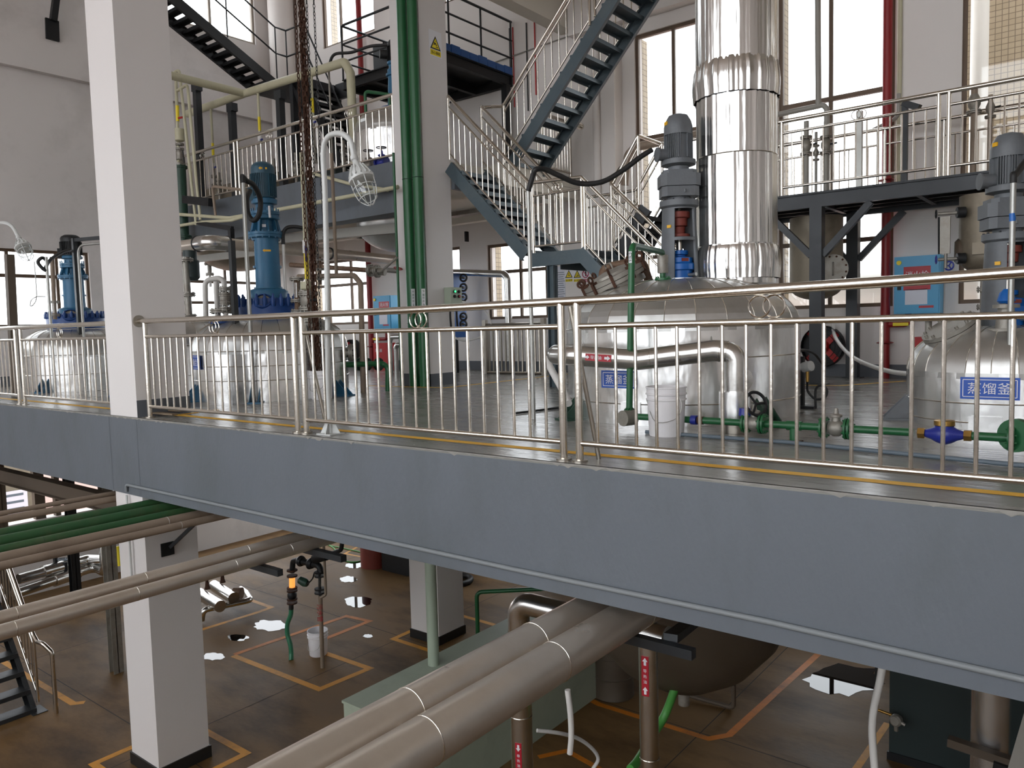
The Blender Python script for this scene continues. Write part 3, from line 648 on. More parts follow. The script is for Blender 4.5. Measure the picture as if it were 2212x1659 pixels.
def bolt_parts(root, c, R, n, r, h, d, z, m):
    x, y = frame_axes(V(d)); d = V(d).normalized()
    for i in range(n):
        t = 2*math.pi*(i+.5)/n; q = V(c) + (x*math.cos(t)+y*math.sin(t))*R + d*z; MB(6).cyl(q-d*h/2, q+d*h/2, r).build('flange_bolt', m, root)
# -------- main kettle in the middle of the picture
T = tank('d', 'distillation_kettle', 'large foil clad kettle with grey agitator and shiny column on top', .92, .47, .28, (.2, .62, .905), -.25, 0, ('蒸馏釜', -.50, .43, .38, .165), (-1.02, .66, 2.6), 'green dark')
MB(48).lathe([(.03, -2.98), (.35, -2.93), (.7, -2.72), (.98, -2.4), (1.12, -2.05), (1.175, -1.6), (1.175, -.252)]).build('lower_shell', 'vessel dark', T); MB(16).cyl((0, 0, -2.97), (0, 0, -3.2), .06).build('outlet', 'cast grey', T)
agitator_grey(T, 1.39, .00472, .42)
MB(32).lathe([(.3, 1.37), (.3, 1.4)]).build('agitator_base', 'aluminium dome', T)
# rusty clamped manhole on the left shoulder
mh = V((-.66, -.10, 1.40)); nn = V((-.40, -.14, .9)).normalized(); xx, yy = frame_axes(nn)
man = MB(36).lathe([(.30, -.10), (.30, -.02)], mh, nn).lathe([(.345, -.02), (.345, .02)], mh, nn).build('manhole_neck', 'cast grey', T)
man = MB(36).lathe([(.345, .026), (.345, .07), (.27, .075), (.26, .1), (.1, .13), (.01, .135)], mh, nn).build('manhole_cover', 'cast grey', T)
for k in range(10):
    t = 2*math.pi*k/10 + .3; e = xx*math.cos(t)+yy*math.sin(t); b = MB(6); clamp(b, mh+e*.35+nn*.03, nn, e); b.build('clamp', 'rust', man)
tt = MB(10).tube([mh+nn*.1-xx*.12, mh+nn*.2-xx*.12, mh+nn*.2+xx*.12, mh+nn*.1+xx*.12], .009, .03).build('handle', 'cast grey', man)
MB(14).tube([V((-.83, .3, 1.0)), V((-.83, .3, 1.57)), V((-.40, .3, 1.64)), V((-.31, .26, 1.35))], .047, .09).build('vapour_pipe', 'rusty cast', T)
# flange and sight hole on the right shoulder
c = V((.50, -.10, 1.325)); n = V((.2, -.06, 1)).normalized()
f = MB(28).lathe([(.14, -.03), (.14, .012)], c, n).lathe([(.14, .016), (.14, .045)], c, n).build('blind_flange', 'stainless dull', T); bolt_parts(f, c, .115, 10, .012, .1, n, .01, 'rust')
c = V((.30, -.42, 1.30)); n = V((.15, -.25, 1)).normalized(); MB(28).lathe([(.105, .0), (.105, .012), (.085, .014), (.085, .0)], c, n, cap=False).build('sight_hole', 'stainless', T); MB(28).lathe([(.085, .0), (.085, .004)], c, n).build('sight_cover', 'aluminium dome', T)
# small bent pipe on the front of the dome
MB(8).tube([(-.10, -1.12, .72), (-.10, -1.10, 1.02), (.25, -1.12, .99), (.27, -1.12, .88), (.27, -1.17, .68)], .014, .02).build('vent_pipe', 'grey pipe', T)
# side nozzle with pleated end
c = V((.52, -1.09, .42)); n = V((.4, -.92, 0)).normalized(); MB(24).lathe([(.11, -.08), (.11, .05), (.055, .06)], c, n).build('nozzle_jacket', 'aluminium foil', T)
MB(24).lathe([(.06, .055), (.02, .075)], c, n).build('nozzle_end', 'stainless', T)
for dx in (-.65,): plate(MB(), V((-.46, -1.105, .155)), V((math.cos(-.4), math.sin(-.4), 0)), (0, 0, 1), .2, .13, .012).build('access_plate', 'aluminium foil', T, False)
# -------- lagged column standing on the kettle
DC = Q(1592, 600, D=8.62); ZC0 = 1.24
col = thing('lagged_column', 'shiny foil wrapped column rising from the middle kettle', 'column duct', (DC.x, DC.y, ZC0))
RC = .405
def crump(amp, ph):
    def f(r, h, t): return r*(1+amp*(.8*math.sin(17*t+ph)+.8*math.sin(29*t+1.3*ph+h*.6)+.7*math.sin(47*t-ph+h*1.1)+.45*math.sin(71*t+2*ph))) if r > .05 else r
    return f
def zc(y): return Q(1592, y, D=8.3).z
O = (DC.x, DC.y, 0)
for i, (ya, yb, r) in enumerate(((612, 590, .96), (590, 525, .98), (525, 330, 1.0), (330, 192, 1.0), (192, -420, 1.0))):
    MB(220).lathe([(RC*r, zc(ya)+.0), (RC*r, zc(yb))], O, fn=crump(.0065, i*2.1), cap=True).build('cladding_section', 'aluminium duct', col, angle=60)
for i, (ya, yb) in enumerate(((600, 528), (200, 122))):
    n = 8; pr = [(RC*(1.035+.035*math.sin(math.pi*min(1, j/n*1.2))) if 0 < j < n else RC*(1.0 if j == n else 1.05), zc(ya)+(zc(yb)-zc(ya))*j/n) for j in range(n+1)]
    MB(220).lathe(pr, O, fn=crump(.013, 3.3+i), cap=False).build('pleated_collar', 'aluminium duct', col, angle=60)
MB().ring((DC.x, DC.y, zc(330)), RC*1.004, .006, n=64).build('cladding_band', 'stainless', col)
# -------- right kettle
T4 = tank('e', 'distillation_kettle', 'foil clad kettle with grey agitator cut by the right edge', .47, .38, .24, (.22, .06), -.25, 1.6, ('蒸馏釜', -.13, .35, .42, .18), (-1.35,), 'machine grey')
agitator_grey(T4, .86, .0046, .62)
c = V((-.40, -.24, .80)); n = V((-.5, -.35, 1)).normalized()
f = MB(32).lathe([(.21, -.06), (.21, -.01)], c, n).lathe([(.235, -.01), (.235, .03)], c, n).lathe([(.235, .036), (.235, .07), (.16, .075)], c, n).build('manhole', 'cast grey', T4); bolt_parts(f, c, .2, 12, .014, .13, n, .03, 'cast grey')
c = V((.0, -.36, .80)); f = MB(28).lathe([(.09, -.08), (.09, -.02), (.14, -.02), (.14, .0)], c).lathe([(.14, .005), (.14, .03), (.08, .03), (.06, .2), (.1, .2), (.1, .23)], c).build('nozzle_flange', 'cast grey', T4)
MB(14).lathe([(.05, .24), (.07, .26), (.05, .33), (.02, .36)], c).build('valve_top', 'bright blue', f)
MB(12).tube([(-.62, .2, .45), (-.62, .2, .93), (-.60, .0, .93), (-.45, -.1, .93), (-.40, -.2, .86)], .03, .05).build('vapour_pipe', 'cast grey', T4)
plate(MB(), V((-.13, -.79, .06)), V((1, -.15, 0)), (0, 0, 1), .24, .12, .012).build('access_plate', 'aluminium foil', T4, False)
# -------- blue agitator kettles
def agitator_blue(root, z0, k, s, dark=False):
    z = lambda y: z0 + (690-y)*k
    mc = 'steel black' if dark else 'motor teal'
    motor(root, [(24.5*s, z(376)), (24.5*s, z(362)), (22*s, z(356)), (15*s, z(350)), (.01, z(349))], 25*s, z(426), z(375), 40, mc, mc, (.3, 1.9))
    c = V((-.165*s/.007, -.02, z(418))); MB().box(c-V((.06, .08, .1)), c+V((.05, .08, .08))).build('junction_box', mc, root, False)
    MB(32).lathe([(19*s, z(455)), (19*s, z(441)), (26*s, z(439)), (27*s, z(430)), (23*s, z(427))]).build('motor_flange', 'machine blue', root)
    r = MB(36).lathe([(27*s, z(474)), (30*s, z(472)), (30*s, z(466)), (28*s, z(465)), (28*s, z(463)), (30*s, z(462)), (30*s, z(456)), (20*s, z(454))]).build('gear_ring', 'machine blue', root)
    MB(6).bolts((0, 0, z(457)), 28*s, 16, .012, .1).build('ring_bolt', 'machine blue', r)
    g = MB(32).lathe([(22*s, z(502)), (19*s, z(474))]).build('gear_housing', 'machine blue', root); b = MB()
    for i in range(10):
        t = 2*math.pi*(i+.35)/10; n = V((math.sin(t), -math.cos(t), 0)); w = V((math.cos(t), math.sin(t), 0))*.006
        b.prism([n*18*s+V((0, 0, z(502)))-w, n*33*s+V((0, 0, z(502)))-w, n*26*s+V((0, 0, z(474)))-w, n*18*s+V((0, 0, z(474)))-w], w*2)
    b.build('stiffening_rib', 'machine blue', g, False)
    f = MB(36).lathe([(30*s, z(514)), (36*s, z(512)), (36*s, z(507)), (37*s, z(506)), (37*s, z(501)), (22*s, z(500))]).build('lantern_flange', 'machine blue', root); MB(6).bolts((0, 0, z(506)), 34.5*s, 16, .012, .11).build('flange_bolt', 'machine blue', f)
    b = MB(); h = math.pi/2; wn = []
    for a in (h+.05, -h+.05): wn += [(a, .62, z(571), z(517)), (a, .62, z(618), z(579))]
    window_tube(b, 30*s, 29*s, z(624), z(513), wn, .018); b.build('lantern', 'machine blue', root)
    MB(16).lathe([(.05, z(660)), (.05, z(513))]).build('shaft', 'steel dark', root)
    MB(40).lathe([(40*s, z(644)), (41*s, z(630)), (38*s, z(625)), (28*s, z(622))], cap=False).build('base_cone', 'machine blue', root)
    f = MB(48).lathe([(69*s, z(700)), (70*s, z(664)), (66*s, z(655)), (66*s, z(646)), (40*s, z(644))]).build('cover_flange', 'flange blue', root)
    for i in range(26):
        t = 2*math.pi*(i+.5)/26; n = V((math.sin(t), -math.cos(t), 0)); c = n*69*s
        MB(8).lathe([(.025, z(663)), (.034, z(660)), (.034, z(646)), (.018, z(642)), (.018, z(638)), (.007, z(636))], c).build('clamp', 'flange blue', f)
    n = V((-.12, -.75, .65)).normalized(); c = V((-12*s, -58*s, z(652)))
    q = MB(24).lathe([(19*s, -.05), (19*s, .02), (15*s, .03)], c, n, cap=False).build('sight_glass', 'flange blue', f); MB(24).lathe([(15*s, .005), (15*s, .012)], c, n).build('sight_pane', 'cast grey', f)
    def arrow(zz, r):
        b = MB(); w, t = .06, .014; e = 0.02
        P_ = lambda x, y: V((x*1.0, -math.sqrt(max(0, r*r-x*x))-.004, zz+y))
        pts = [P_(-w, 0), P_(-w+.03, -t*1.7), P_(-w+.03, -t), P_(w, -t), P_(w, t), P_(-w+.03, t), P_(-w+.03, t*1.7)]
        b.prism(pts, (0, .003, 0)); return b
    if not dark:
        arrow(z(366), 24.6*s).build('direction_arrow', 'tape yellow', root, False); arrow(z(542), 29.6*s).build('direction_arrow', 'tape yellow', root, False)
        plate(MB(), V((-.02, -22.5*s, z(488))), (1, 0, 0), (0, 0, 1), .055, .04, .03).build('rating_plate', 'sign white', root, False)
        MB(8).cyl((.07, -31*s, z(472)), (.065, -31*s, z(447)), .016).build('oil_gauge', 'sign white', root)
T2 = tank('c', 'reaction_kettle', 'foil clad kettle with tall blue agitator behind the railing', .72, .45, .55, (.3, .5, .71), -.2, 1.2, ('缩合釜', -1.12, .56, .3, .2), (-1.2, .95, -.2), 'machine blue')
agitator_blue(T2, 1.153, .00683, .0070)
n = V((math.sin(1.25), -math.cos(1.25), 0)); c = n*1.13+V((0, 0, .62)); f = MB(24).lathe([(.07, -.1), (.07, .06), (.13, .06), (.13, .09)], c, n).lathe([(.13, .095), (.13, .12)], c, n).build('side_nozzle', 'cast grey', T2); MB(6).bolts(c, .11, 8, .01, .1, n, .09).build('flange_bolt', 'steel dark', f)
T1 = tank('a', 'reaction_kettle', 'foil clad kettle with slim dark topped blue agitator at far left', .66, .45, .5, (.3, .65), -.2, 1.2, None, (.9, -.6), 'machine blue')
agitator_blue(T1, 1.18, .00497, .0070, True)
T1b = tank('b', 'reaction_kettle', 'foil clad kettle mostly hidden behind the front pillar', .8, .42, .5, (.3, .78), -.2, 1.2, ('缩合釜', -.9, .66, .34, .2), (-.9,), 'machine blue')
# ================================================================ STAIRS AND PLATFORMS
UP = V((0, 0, 1))
def flight(root, A, B, wv, n, m='steel blue grey', depth=.2, tread=.25, lip=.05, t0=0):
    """open flight from the top A to the foot B (near stringer top edges); wv spans to the far stringer"""
    A, B, wv = V(A), V(B), V(wv); d = B-A; run = V((d.x, d.y, 0)).normalized()
    nrm = wv.normalized()
    for o in (V((0, 0, 0)), wv):
        pu = d.normalized().cross(nrm).normalized(); pu = pu if pu.z > 0 else -pu
        b = MB(); a0 = A+o-pu*depth/2; b0 = B+o-pu*depth/2
        b.bar(a0, b0, .012, depth, pu); s = nrm*(.03 if o.length < .01 else -.03)
        b.bar(a0+pu*(depth/2-.006)+s, b0+pu*(depth/2-.006)+s, .06, .012, pu); b.bar(a0-pu*(depth/2-.006)+s, b0-pu*(depth/2-.006)+s, .06, .012, pu)
        b.build('stringer', m, root, False)
    for i in range(n):
        c = A + d*((i+.6)/n) - UP*.07
        b = MB(); q = c+nrm*.012; e = c+wv-nrm*.012
        b.bar(q, e, tread, .02, UP); b.bar(q-run*(tread/2-.01)-UP*.03, e-run*(tread/2-.01)-UP*.03, .018, lip, UP); b.bar(q+run*(tread/2-.01)-UP*.03, e+run*(tread/2-.01)-UP*.03, .018, lip, UP)
        b.build('tread', m, root, False)
st = thing('staircase', 'blue grey steel stairs from the mezzanine down past a landing', 'stairs', (-6.9, 10.3, 2.08))
flight(st, (-8.95, 9.85, 3.71), (-7.38, 9.85, 2.12), (0, .9, 0), 9); flight(st, (-6.38, 9.85, 2.10), (-4.3, 9.85, .02), (0, .9, 0), 11)
b = MB().box((-7.38, 9.85, 2.06), (-6.38, 11.55, 2.075)).box((-7.38, 9.85, 1.87), (-6.38, 9.862, 2.06)).box((-7.38, 9.862, 2.04), (-6.38, 9.92, 2.06)).box((-7.38, 9.862, 1.87), (-6.38, 9.92, 1.885)).box((-7.38, 11.53, 1.87), (-6.38, 11.55, 2.06)).box((-7.38, 10.7, 1.87), (-7.365, 11.53, 2.06)); b.build('landing', 'steel blue grey', st, False)
for y in (9.9, 11.45): MB().ibeam((-7.0, y+.03, 0), (-7.0, y+.03, 1.87), .12, .12, .012, (1, 0, 0)).build('landing_post', 'steel blue grey', st, False)
flight(st, (-5.9, 11.5, 2.76), (-6.38, 11.5, 2.10), (0, -.75, 0), 4, 'steel dark')
h2 = dict(hh=1.04, mh=.87, bh=.1, r=(.017, .017, .0105, .024))
g = thing('stair_railing', 'steel stair railing on the camera side of the mezzanine stairs', 'railing', (-7, 9.86, 2.08))
Z_ = V((0, 0, 1.04)); pts = [V((-9.0, 9.87, 3.76)), V((-7.36, 9.87, 2.12)), V((-6.40, 9.87, 2.08)), V((-4.3, 9.87, .02))]
handrail(g, [p+Z_ for p in pts], .028, .04); rail(g, pts[0], pts[1], 13, ring=True, base=False, **h2); rail(g, pts[1]+V((.06, 0, -.04)), pts[2], 7, ring=True, base=False, **h2); rail(g, pts[2]+V((.05, 0, -.03)), pts[3], 17, ring=True, base=False, **h2)
g = thing('stair_railing', 'steel stair railing on the wall side of the mezzanine stairs', 'railing', (-7, 10.72, 2.08))
pts = [V((-9.0, 10.72, 3.76)), V((-7.36, 10.72, 2.12))]; handrail(g, [V((-8.95, 10.98, 4.84)), V((-9.05, 10.85, 4.82))]+[p+Z_ for p in pts], .028, .06); rail(g, pts[0], pts[1], 13, ring=True, base=False, **h2)
pts = [V((-6.40, 10.72, 2.08)), V((-4.3, 10.72, .02))]; handrail(g, [pts[0]+Z_+V((.0, .3, .3)), pts[0]+Z_+V((-.02, 0, .02)), pts[1]+Z_], .028, .08); rail(g, pts[0], pts[1], 17, ring=False, base=False, **h2)
# third short flight and its rails up to the side platform
g = thing('stair_railing', 'short steel railing climbing from the stair landing to the right platform', 'railing', (-6.3, 11.5, 2.1))
pts = [V((-7.34, 11.5, 2.08)), V((-6.40, 11.5, 2.08)), V((-5.92, 11.5, 2.76))]; handrail(g, [p+Z_ for p in pts]+[V((-5.92, 11.62, 3.80)), V((-4.1, 11.62, 3.80))], .026, .04); rail(g, pts[0], pts[1], 6, base=False, **h2); rail(g, pts[1], pts[2], 3, base=False, ring=False, **h2)
pts = [V((-6.40, 10.78, 2.1)), V((-5.95, 10.78, 2.76))]; handrail(g, [p+Z_ for p in pts]+[V((-5.95, 11.55, 3.80))], .026, .04); rail(g, pts[0], pts[1], 3, base=False, ring=False, **h2)
# upper flight
up = thing('staircase', 'blue grey steel flight rising from the mezzanine to the top', 'stairs', (-8.6, 11.4, ZM))
flight(up, (-5.62, 11.0, 7.08), (-8.72, 11.0, 3.80), (0, .95, 0), 15, tread=.25)
g = thing('stair_railing', 'steel railing left of the steep upper flight', 'railing', (-8.7, 11.0, ZM))
pts = [V((-8.70, 10.98, 3.82)), V((-5.62, 10.98, 7.08))]; handrail(g, [V((-8.95, 10.96, 4.84)), V((-8.72, 10.98, 4.80)), pts[1]+UP*.2+V((-.75, 0, 0))], .028, .06)
rail(g, pts[0], V((-6.9, 10.98, 5.72)), 11, base=False, **h2); rail(g, V((-6.8, 10.98, 5.83)), V((-6.4, 10.98, 6.25)), 2, ring=False, base=False, **h2)
g = thing('stair_railing', 'steel railing right of the steep upper flight', 'railing', (-8.7, 11.95, ZM))
pts = [V((-8.70, 11.97, 3.82)), V((-5.62, 11.97, 7.08))]; handrail(g, [pts[0]+Z_, pts[1]+UP*.2+V((-.75, 0, 0))], .028); rail(g, pts[0], pts[1]-(pts[1]-pts[0])*.3, 13, base=False, **h2)
# mezzanine edge railings
g = thing('railing', 'steel railing along the mezzanine edge left of the white pillar', 'railing', (-13, 9.42, ZM))
YM = 9.43; za, zb = Q(430, 331, Y=YM).z, Q(863, 196, Y=YM).z
handrail(g, [V((-9.83, YM, ZM+1.12)), V((-18.05, YM, ZM+1.12))], .03)
rail(g, (-9.86, YM, ZM), (-12.05, YM, ZM), 12, base=False); rail(g, (-12.2, YM, ZM), (-14.45, YM, ZM), 13, base=False); rail(g, (-14.58, YM, ZM), (-16.9, YM, ZM), 13, base=False); rail(g, (-17.0, YM, ZM), (-18.0, YM, ZM), 6, base=False)
g = thing('railing', 'steel railing at the mezzanine end by the back wall', 'railing', (-8.66, 12.7, ZM))
handrail(g, [(-8.66, 12.02, ZM+1.1), (-8.66, YB-.01, ZM+1.1)], .034); MB(18).cyl((-8.66, YB-.05, ZM+1.1), (-8.66, YB-.002, ZM+1.1), .065).build('wall_flange', 'stainless', g)
rail(g, (-8.66, 12.05, ZM), (-8.66, YB-.42, ZM), 9, base=False, ring=True)
# right steel platform
pz = 2.76; X0, X1, Y0, Y1 = -5.9, 3.2, 11.62, 13.15
pf = thing('steel_platform', 'dark steel platform on braced posts at the right', 'platform', (-3.6, 11.7, 0))
MB().box((X0, Y0, pz-.012), (X1, Y1, pz)).build('floor_plate', 'steel dark', pf, False)
b = MB()
for y in (Y0+.04, Y1-.04): b.ibeam((X0, y, pz-.115), (X1, y, pz-.115), .08, .2)
b.build('edge_beam', 'steel dark', pf, False); b = MB()
for y in (12.0, 12.4, 12.8): b.ibeam((X0, y, pz-.09), (X1, y, pz-.09), .06, .15)
for x in (-5.85, -4.6, -3.55, -2.3, -1.2, .2, 1.8): b.bar((x, Y0+.09, pz-.12), (x, Y1-.09, pz-.12), .07, .12)
b.build('floor_joist', 'steel black', pf, False)
for x, y in ((-3.56, Y0+.05), (-3.44, Y1-.06), (1.2, Y0+.05), (1.2, Y1-.06), (-5.8, Y1-.06)):
    MB().box((x-.085, y-.085, .012), (x+.085, y+.085, pz-.217)).build('platform_post', 'steel dark', pf, False)
    MB().box((x-.14, y-.14, 0), (x+.14, y+.14, .012)).build('base_plate', 'steel dark', pf, False)
    for s in (-1, 1): MB().bar((x+s*.08, y, 1.86), (x+s*.72, y, pz-.22), .09, .09, (0, 1, 0)).build('brace', 'steel dark', pf, False)
g = thing('railing', 'steel railing on the near edge of the right platform', 'railing', (-3, Y0, pz))
YP = Y0+.03; handrail(g, [(-4.1, YP, pz+1.07), (3.2, YP, pz+1.07)], .03)
rail(g, (-4.06, YP, pz), (-2.02, YP, pz), 13, base=False, hh=1.07, mh=.9, bh=.12); rail(g, (-1.9, YP, pz), (.4, YP, pz), 14, base=False, hh=1.07, mh=.9, bh=.12); rail(g, (.5, YP, pz), (3.1, YP, pz), 15, base=False, hh=1.07, mh=.9, bh=.12)
g = thing('railing', 'steel railing on the window edge of the right platform', 'railing', (-3, Y1, pz))
YP = Y1-.03; handrail(g, [(-5.9, YP, pz+1.05), (3.2, YP, pz+1.05)], .028)
for a, c, n in ((-5.85, -4.75, 6), (-4.65, -3.1, 10), (-3.0, -2.3, 4), (-2.2, -.6, 10), (-.5, 1.2, 10), (1.3, 3.1, 11)): rail(g, (a, YP, pz), (c, YP, pz), n, base=False, hh=1.05, mh=.82, bh=.0, r=(.017, .017, .009, .022), ring=False)
# upper black platform with blue boards
uz = 6.2; X0, X1, Y0, Y1 = -13.1, -10.3, 11.1, YB-.03
pu = thing('steel_platform', 'black steel platform high up edged with blue boards', 'platform', (-11.7, 12, uz))
MB().box((X0, Y0, uz-.01), (X1, Y1, uz)).build('floor_plate', 'steel black', pu, False)
b = MB()
for y in (Y0+.05, Y1-.06): b.ibeam((X0, y, uz-.11), (X1, y, uz-.11), .1, .2)
for x in (X0+.05, -12.2, -11.3, X1-.05): b.ibeam((x, Y0+.1, uz-.112), (x, Y1-.1, uz-.112), .09, .2)
b.build('floor_beam', 'steel black', pu, False)
b = MB()
for i in range(8): b.box((X1-.005, Y0+.05+i*.27, uz), (X1+.02, Y0+.30+i*.27, uz+.13+.02*(i % 3 == 1)))
b.build('toe_board', 'board blue', pu, False)
g = thing('pipe_railing', 'black three bar railing around the high blue edged platform', 'railing', (-11.7, 11.2, uz))
c = [V((X1-.02, Y1-.02, 0)), V((X1-.02, Y0+.02, 0)), V((X0+.02, Y0+.02, 0)), V((X0+.02, Y1-.02, 0))]
for h in (1.1, .72, .36): MB(8).tube([p+UP*(uz+h) for p in c], .02 if h < 1 else .026, .08).build('rail_bar', 'steel dark', g)
for x, y in ((X1-.02, Y1-.05), (X1-.02, 12.35), (X1-.02, 11.4), (X1-.02, Y0+.02), (-11.6, Y0+.02), (X0+.02, Y0+.02), (X0+.02, 12.3)): MB(8).cyl((x, y, uz), (x, y, uz+1.1), .02).build('post', 'steel black', g)
tag(MB().box((Q(806, 120, Y=12.2).x, 12.2, uz), (Q(846, 120, Y=12.2).x, 12.6, uz+1.0)).build('control_cabinet', 'steel dark', None, False), 'dark cabinet standing on the high black platform', 'cabinet')
for x, y in ((X0+.1, Y0+.3), (X1-.15, Y0+.2)): pass
b = MB().box((X0+.0, Y1-.25, ZM), (X0+.14, Y1-.11, uz-.212)); b.build('platform_post', 'steel black', pu, False); MB().box((X1-.15, Y1-.25, ZM), (X1-.01, Y1-.11, uz-.212)).build('platform_post', 'steel black', pu, False)
# black stairs in the far left corner
bs = thing('staircase', 'black open steel stairs climbing the far left corner', 'stairs', (-16.3, 11.5, ZM))
flight(bs, (-15.9, 8.2, 8.53), (-15.9, 11.5, 6.88), (-.8, 0, 0), 14, 'steel black', .22, .2, .06)
MB().box((-16.75, 11.5, 6.7), (-15.2, 12.7, 6.86)).build('landing', 'steel black', bs, False)
flight(bs, (-15.2, 12.6, 6.86), (-13.5, 12.6, 3.8), (0, -.8, 0), 14, 'steel black', .22, .2, .05)
MB().box((-16.7, 12.5, ZM), (-16.58, 12.62, 6.7)).box((-15.5, 11.55, ZM), (-15.38, 11.67, 6.7)).build('landing_post', 'steel dark', bs, False); MB().bar((-15.44, 11.6, 5.4), (-14.9, 11.6, 6.7), .05, .05, (0, 1, 0)).bar((-15.4, 11.6, 6.65), (-14.5, 11.6, 4.6), .06, .06, (0, 1, 0)).build('brace', 'steel black', bs, False)
g = thing('pipe_railing', 'thin black pipe railing of the far left corner stairs', 'railing', (-15.88, 11.5, 6.9))
P0, P1, P2, P3, P4 = V((-15.88, 8.2, 8.55)), V((-15.88, 11.5, 6.88)), V((-15.88, 11.8, 6.88)), V((-15.2, 11.82, 6.88)), V((-13.5, 11.82, 3.8))
for h in (1.2, .6): MB(8).tube([p+UP*h for p in (P0, P1, P2, P3, P4)], .018).build('rail_bar', 'steel black', g)
for q in (P1, P2, P0+(P1-P0)*.27, P0+(P1-P0)*.62, P3): MB(8).cyl(q, q+UP*1.2, .016).build('post', 'steel black', g)
tag(MB().box((-15.15, 12.62, 6.5), (-14.7, 12.7, 6.86)).build('grate_edge', 'steel black', None, False), 'short dark steel edge beside the corner stair landing', 'steel edge')
tag(MB().bar(Q(113, 76, X=XL+.2)+V((0, 0, -.1)), Q(113, 55, X=XL+.2)+V((0, 0, .12)), .05, .26, (0, 1, 0)).bar(Q(115, 45, X=XL+.25), Q(128, -60, X=XL+.25), .12, .12, (0, 1, 0)).build('roof_strut', 'steel black', None, False), 'black steel strut on the ledge of the far left wall', 'steel strut')
# stairs down in the hall, bottom left
hs = thing('staircase', 'dark steel stairs in the hall at the bottom left edge', 'stairs', (-12.3, 3.9, ZF))
flight(hs, (-14.6, 4.28, ZF+2.75), (-12.34, 4.28, ZF+.03), (0, -1.0, 0), 12, 'steel dark', .2, .24, .05)
MB().box((-12.5, 4.18, ZF), (-12.2, 4.38, ZF+.012)).build('base_plate', 'steel dark', hs, False)
g = thing('stair_railing', 'steel railing with curved end post on the hall stairs', 'railing', (-12.3, 4.33, ZF))
A, B = V((-14.6, 4.33, ZF+2.75)), V((-12.4, 4.33, ZF+.1))
handrail(g, [A+UP*1.0, B+UP*1.0, B+V((.12, 0, .93)), B+V((.27, .02, .93)), V((-12.02, 4.42, ZF+.9)), V((-12.02, 4.42, ZF))], .03, .09); rail(g, A, B, 18, base=False, ring=False, hh=1.0, mh=.84, bh=.12, r=(.017, .017, .0105, .022))
# ================================================================ PIPING AND FITTINGS
def flange(b, c, d, R, t=.02, n=8, gap=.004):
    """flange pair across the axis d at c"""
    c, d = V(c), V(d).normalized()
    b.cyl(c-d*(t+gap), c-d*gap, R, seg=20); b.cyl(c+d*gap, c+d*(t+gap), R, seg=20); b.bolts(c, R*.8, n, R*.09, t*4.2, d); return b
def pline(name, label, pts, r, m, rad=0, flanges=(), cat='pipe', group=None, fm=None, curve=False, seg=14, local=None):
    """one pipe run; with flanges it becomes a thing with parts"""
    p = curve_path(pts) if curve else [V(q) for q in pts]
    mb = MB(seg).tube(p, r, rad if not curve else 0)
    if not flanges: return tag(mb.build(name, m, None), label, cat, group)
    root = thing(name, label, cat, p[-1], group=group); mb.build('pipe', m, root)
    for c, d, R in flanges: flange(MB(), c, d, R).build('flange', fm or m, root)
    return root
def wheel(b, c, n, R, t=.008):
    b.ring(c, R, t, n, 20, 6); x, y = frame_axes(V(n))
    for k in range(3): a = math.pi*2*k/3; b.cyl(V(c), V(c)+(x*math.cos(a)+y*math.sin(a))*R, t*.8, seg=6)
    return b
def gate_valve(root, c, d, s, m='cast grey', wm='steel black', up=(0, 0, 1), hand=True):
    """flanged gate valve on a run along d with its wheel on up"""
    c, d, u = V(c), V(d).normalized(), V(up).normalized()
    b = MB(16).lathe([(.045*s, -.09*s), (.06*s, -.05*s), (.075*s, 0), (.06*s, .05*s), (.045*s, .09*s)], c, d); b.lathe([(.05*s, 0), (.045*s, .1*s), (.065*s, .105*s), (.065*s, .125*s), (.03*s, .14*s), (.022*s, .2*s)], c, u)
    v = b.build('valve_body', m, root)
    for k in (-1, 1): flange(MB(), c+d*.105*s*k, d, .085*s, .012*s).build('flange', m, root)
    if hand: wheel(MB(8).cyl(c+u*.19*s, c+u*.26*s, .012*s), c+u*.25*s, u, .085*s, .009*s).build('handwheel', wm, root)
    return v
def valve_stack(label, top, bot, r, m, items, cat='valve', s=1.0, fm='cast grey', name='valve_stack'):
    """vertical run with flanges and bulging valve bodies at the given fractions"""
    top, bot = V(top), V(bot); root = thing(name, label, cat, bot); d = (bot-top).normalized()
    MB(12).cyl(top, bot, r).build('pipe', m, root)
    for f, k in items:
        c = top+(bot-top)*f
        if k == 'f': flange(MB(), c, d, r*2.3, r*.35).build('flange', fm, root)
        elif k == 'v':
            MB(16).lathe([(r*1.1, -r*2.6), (r*1.9, -r*.8), (r*1.9, r*.8), (r*1.1, r*2.6)], c, d).build('valve_body', fm, root); MB(8).cyl(c, c+V((r*4.2, -r*1.2, 0)), r*.35).build('lever', 'steel black', root)
        elif k == 'g': MB(14).cyl(c-d*r*2.4, c+d*r*2.4, r*1.3).build('sight_glass', 'lamp glass', root)
        elif k == 'a':
            MB(14).cyl(c-d*r*2.2, c+d*r*2.2, r*1.25).build('sight_glass', 'amber glass glow', root)
        elif k == 'h': wheel(MB(8).cyl(c, c+V((.0, -r*5, 0)), r*.4), c+V((0, -r*5, 0)), (0, 1, 0), r*2.6, r*.3).build('handwheel', 'steel black', root)
    return root
GC = 'cream plastic pipes'
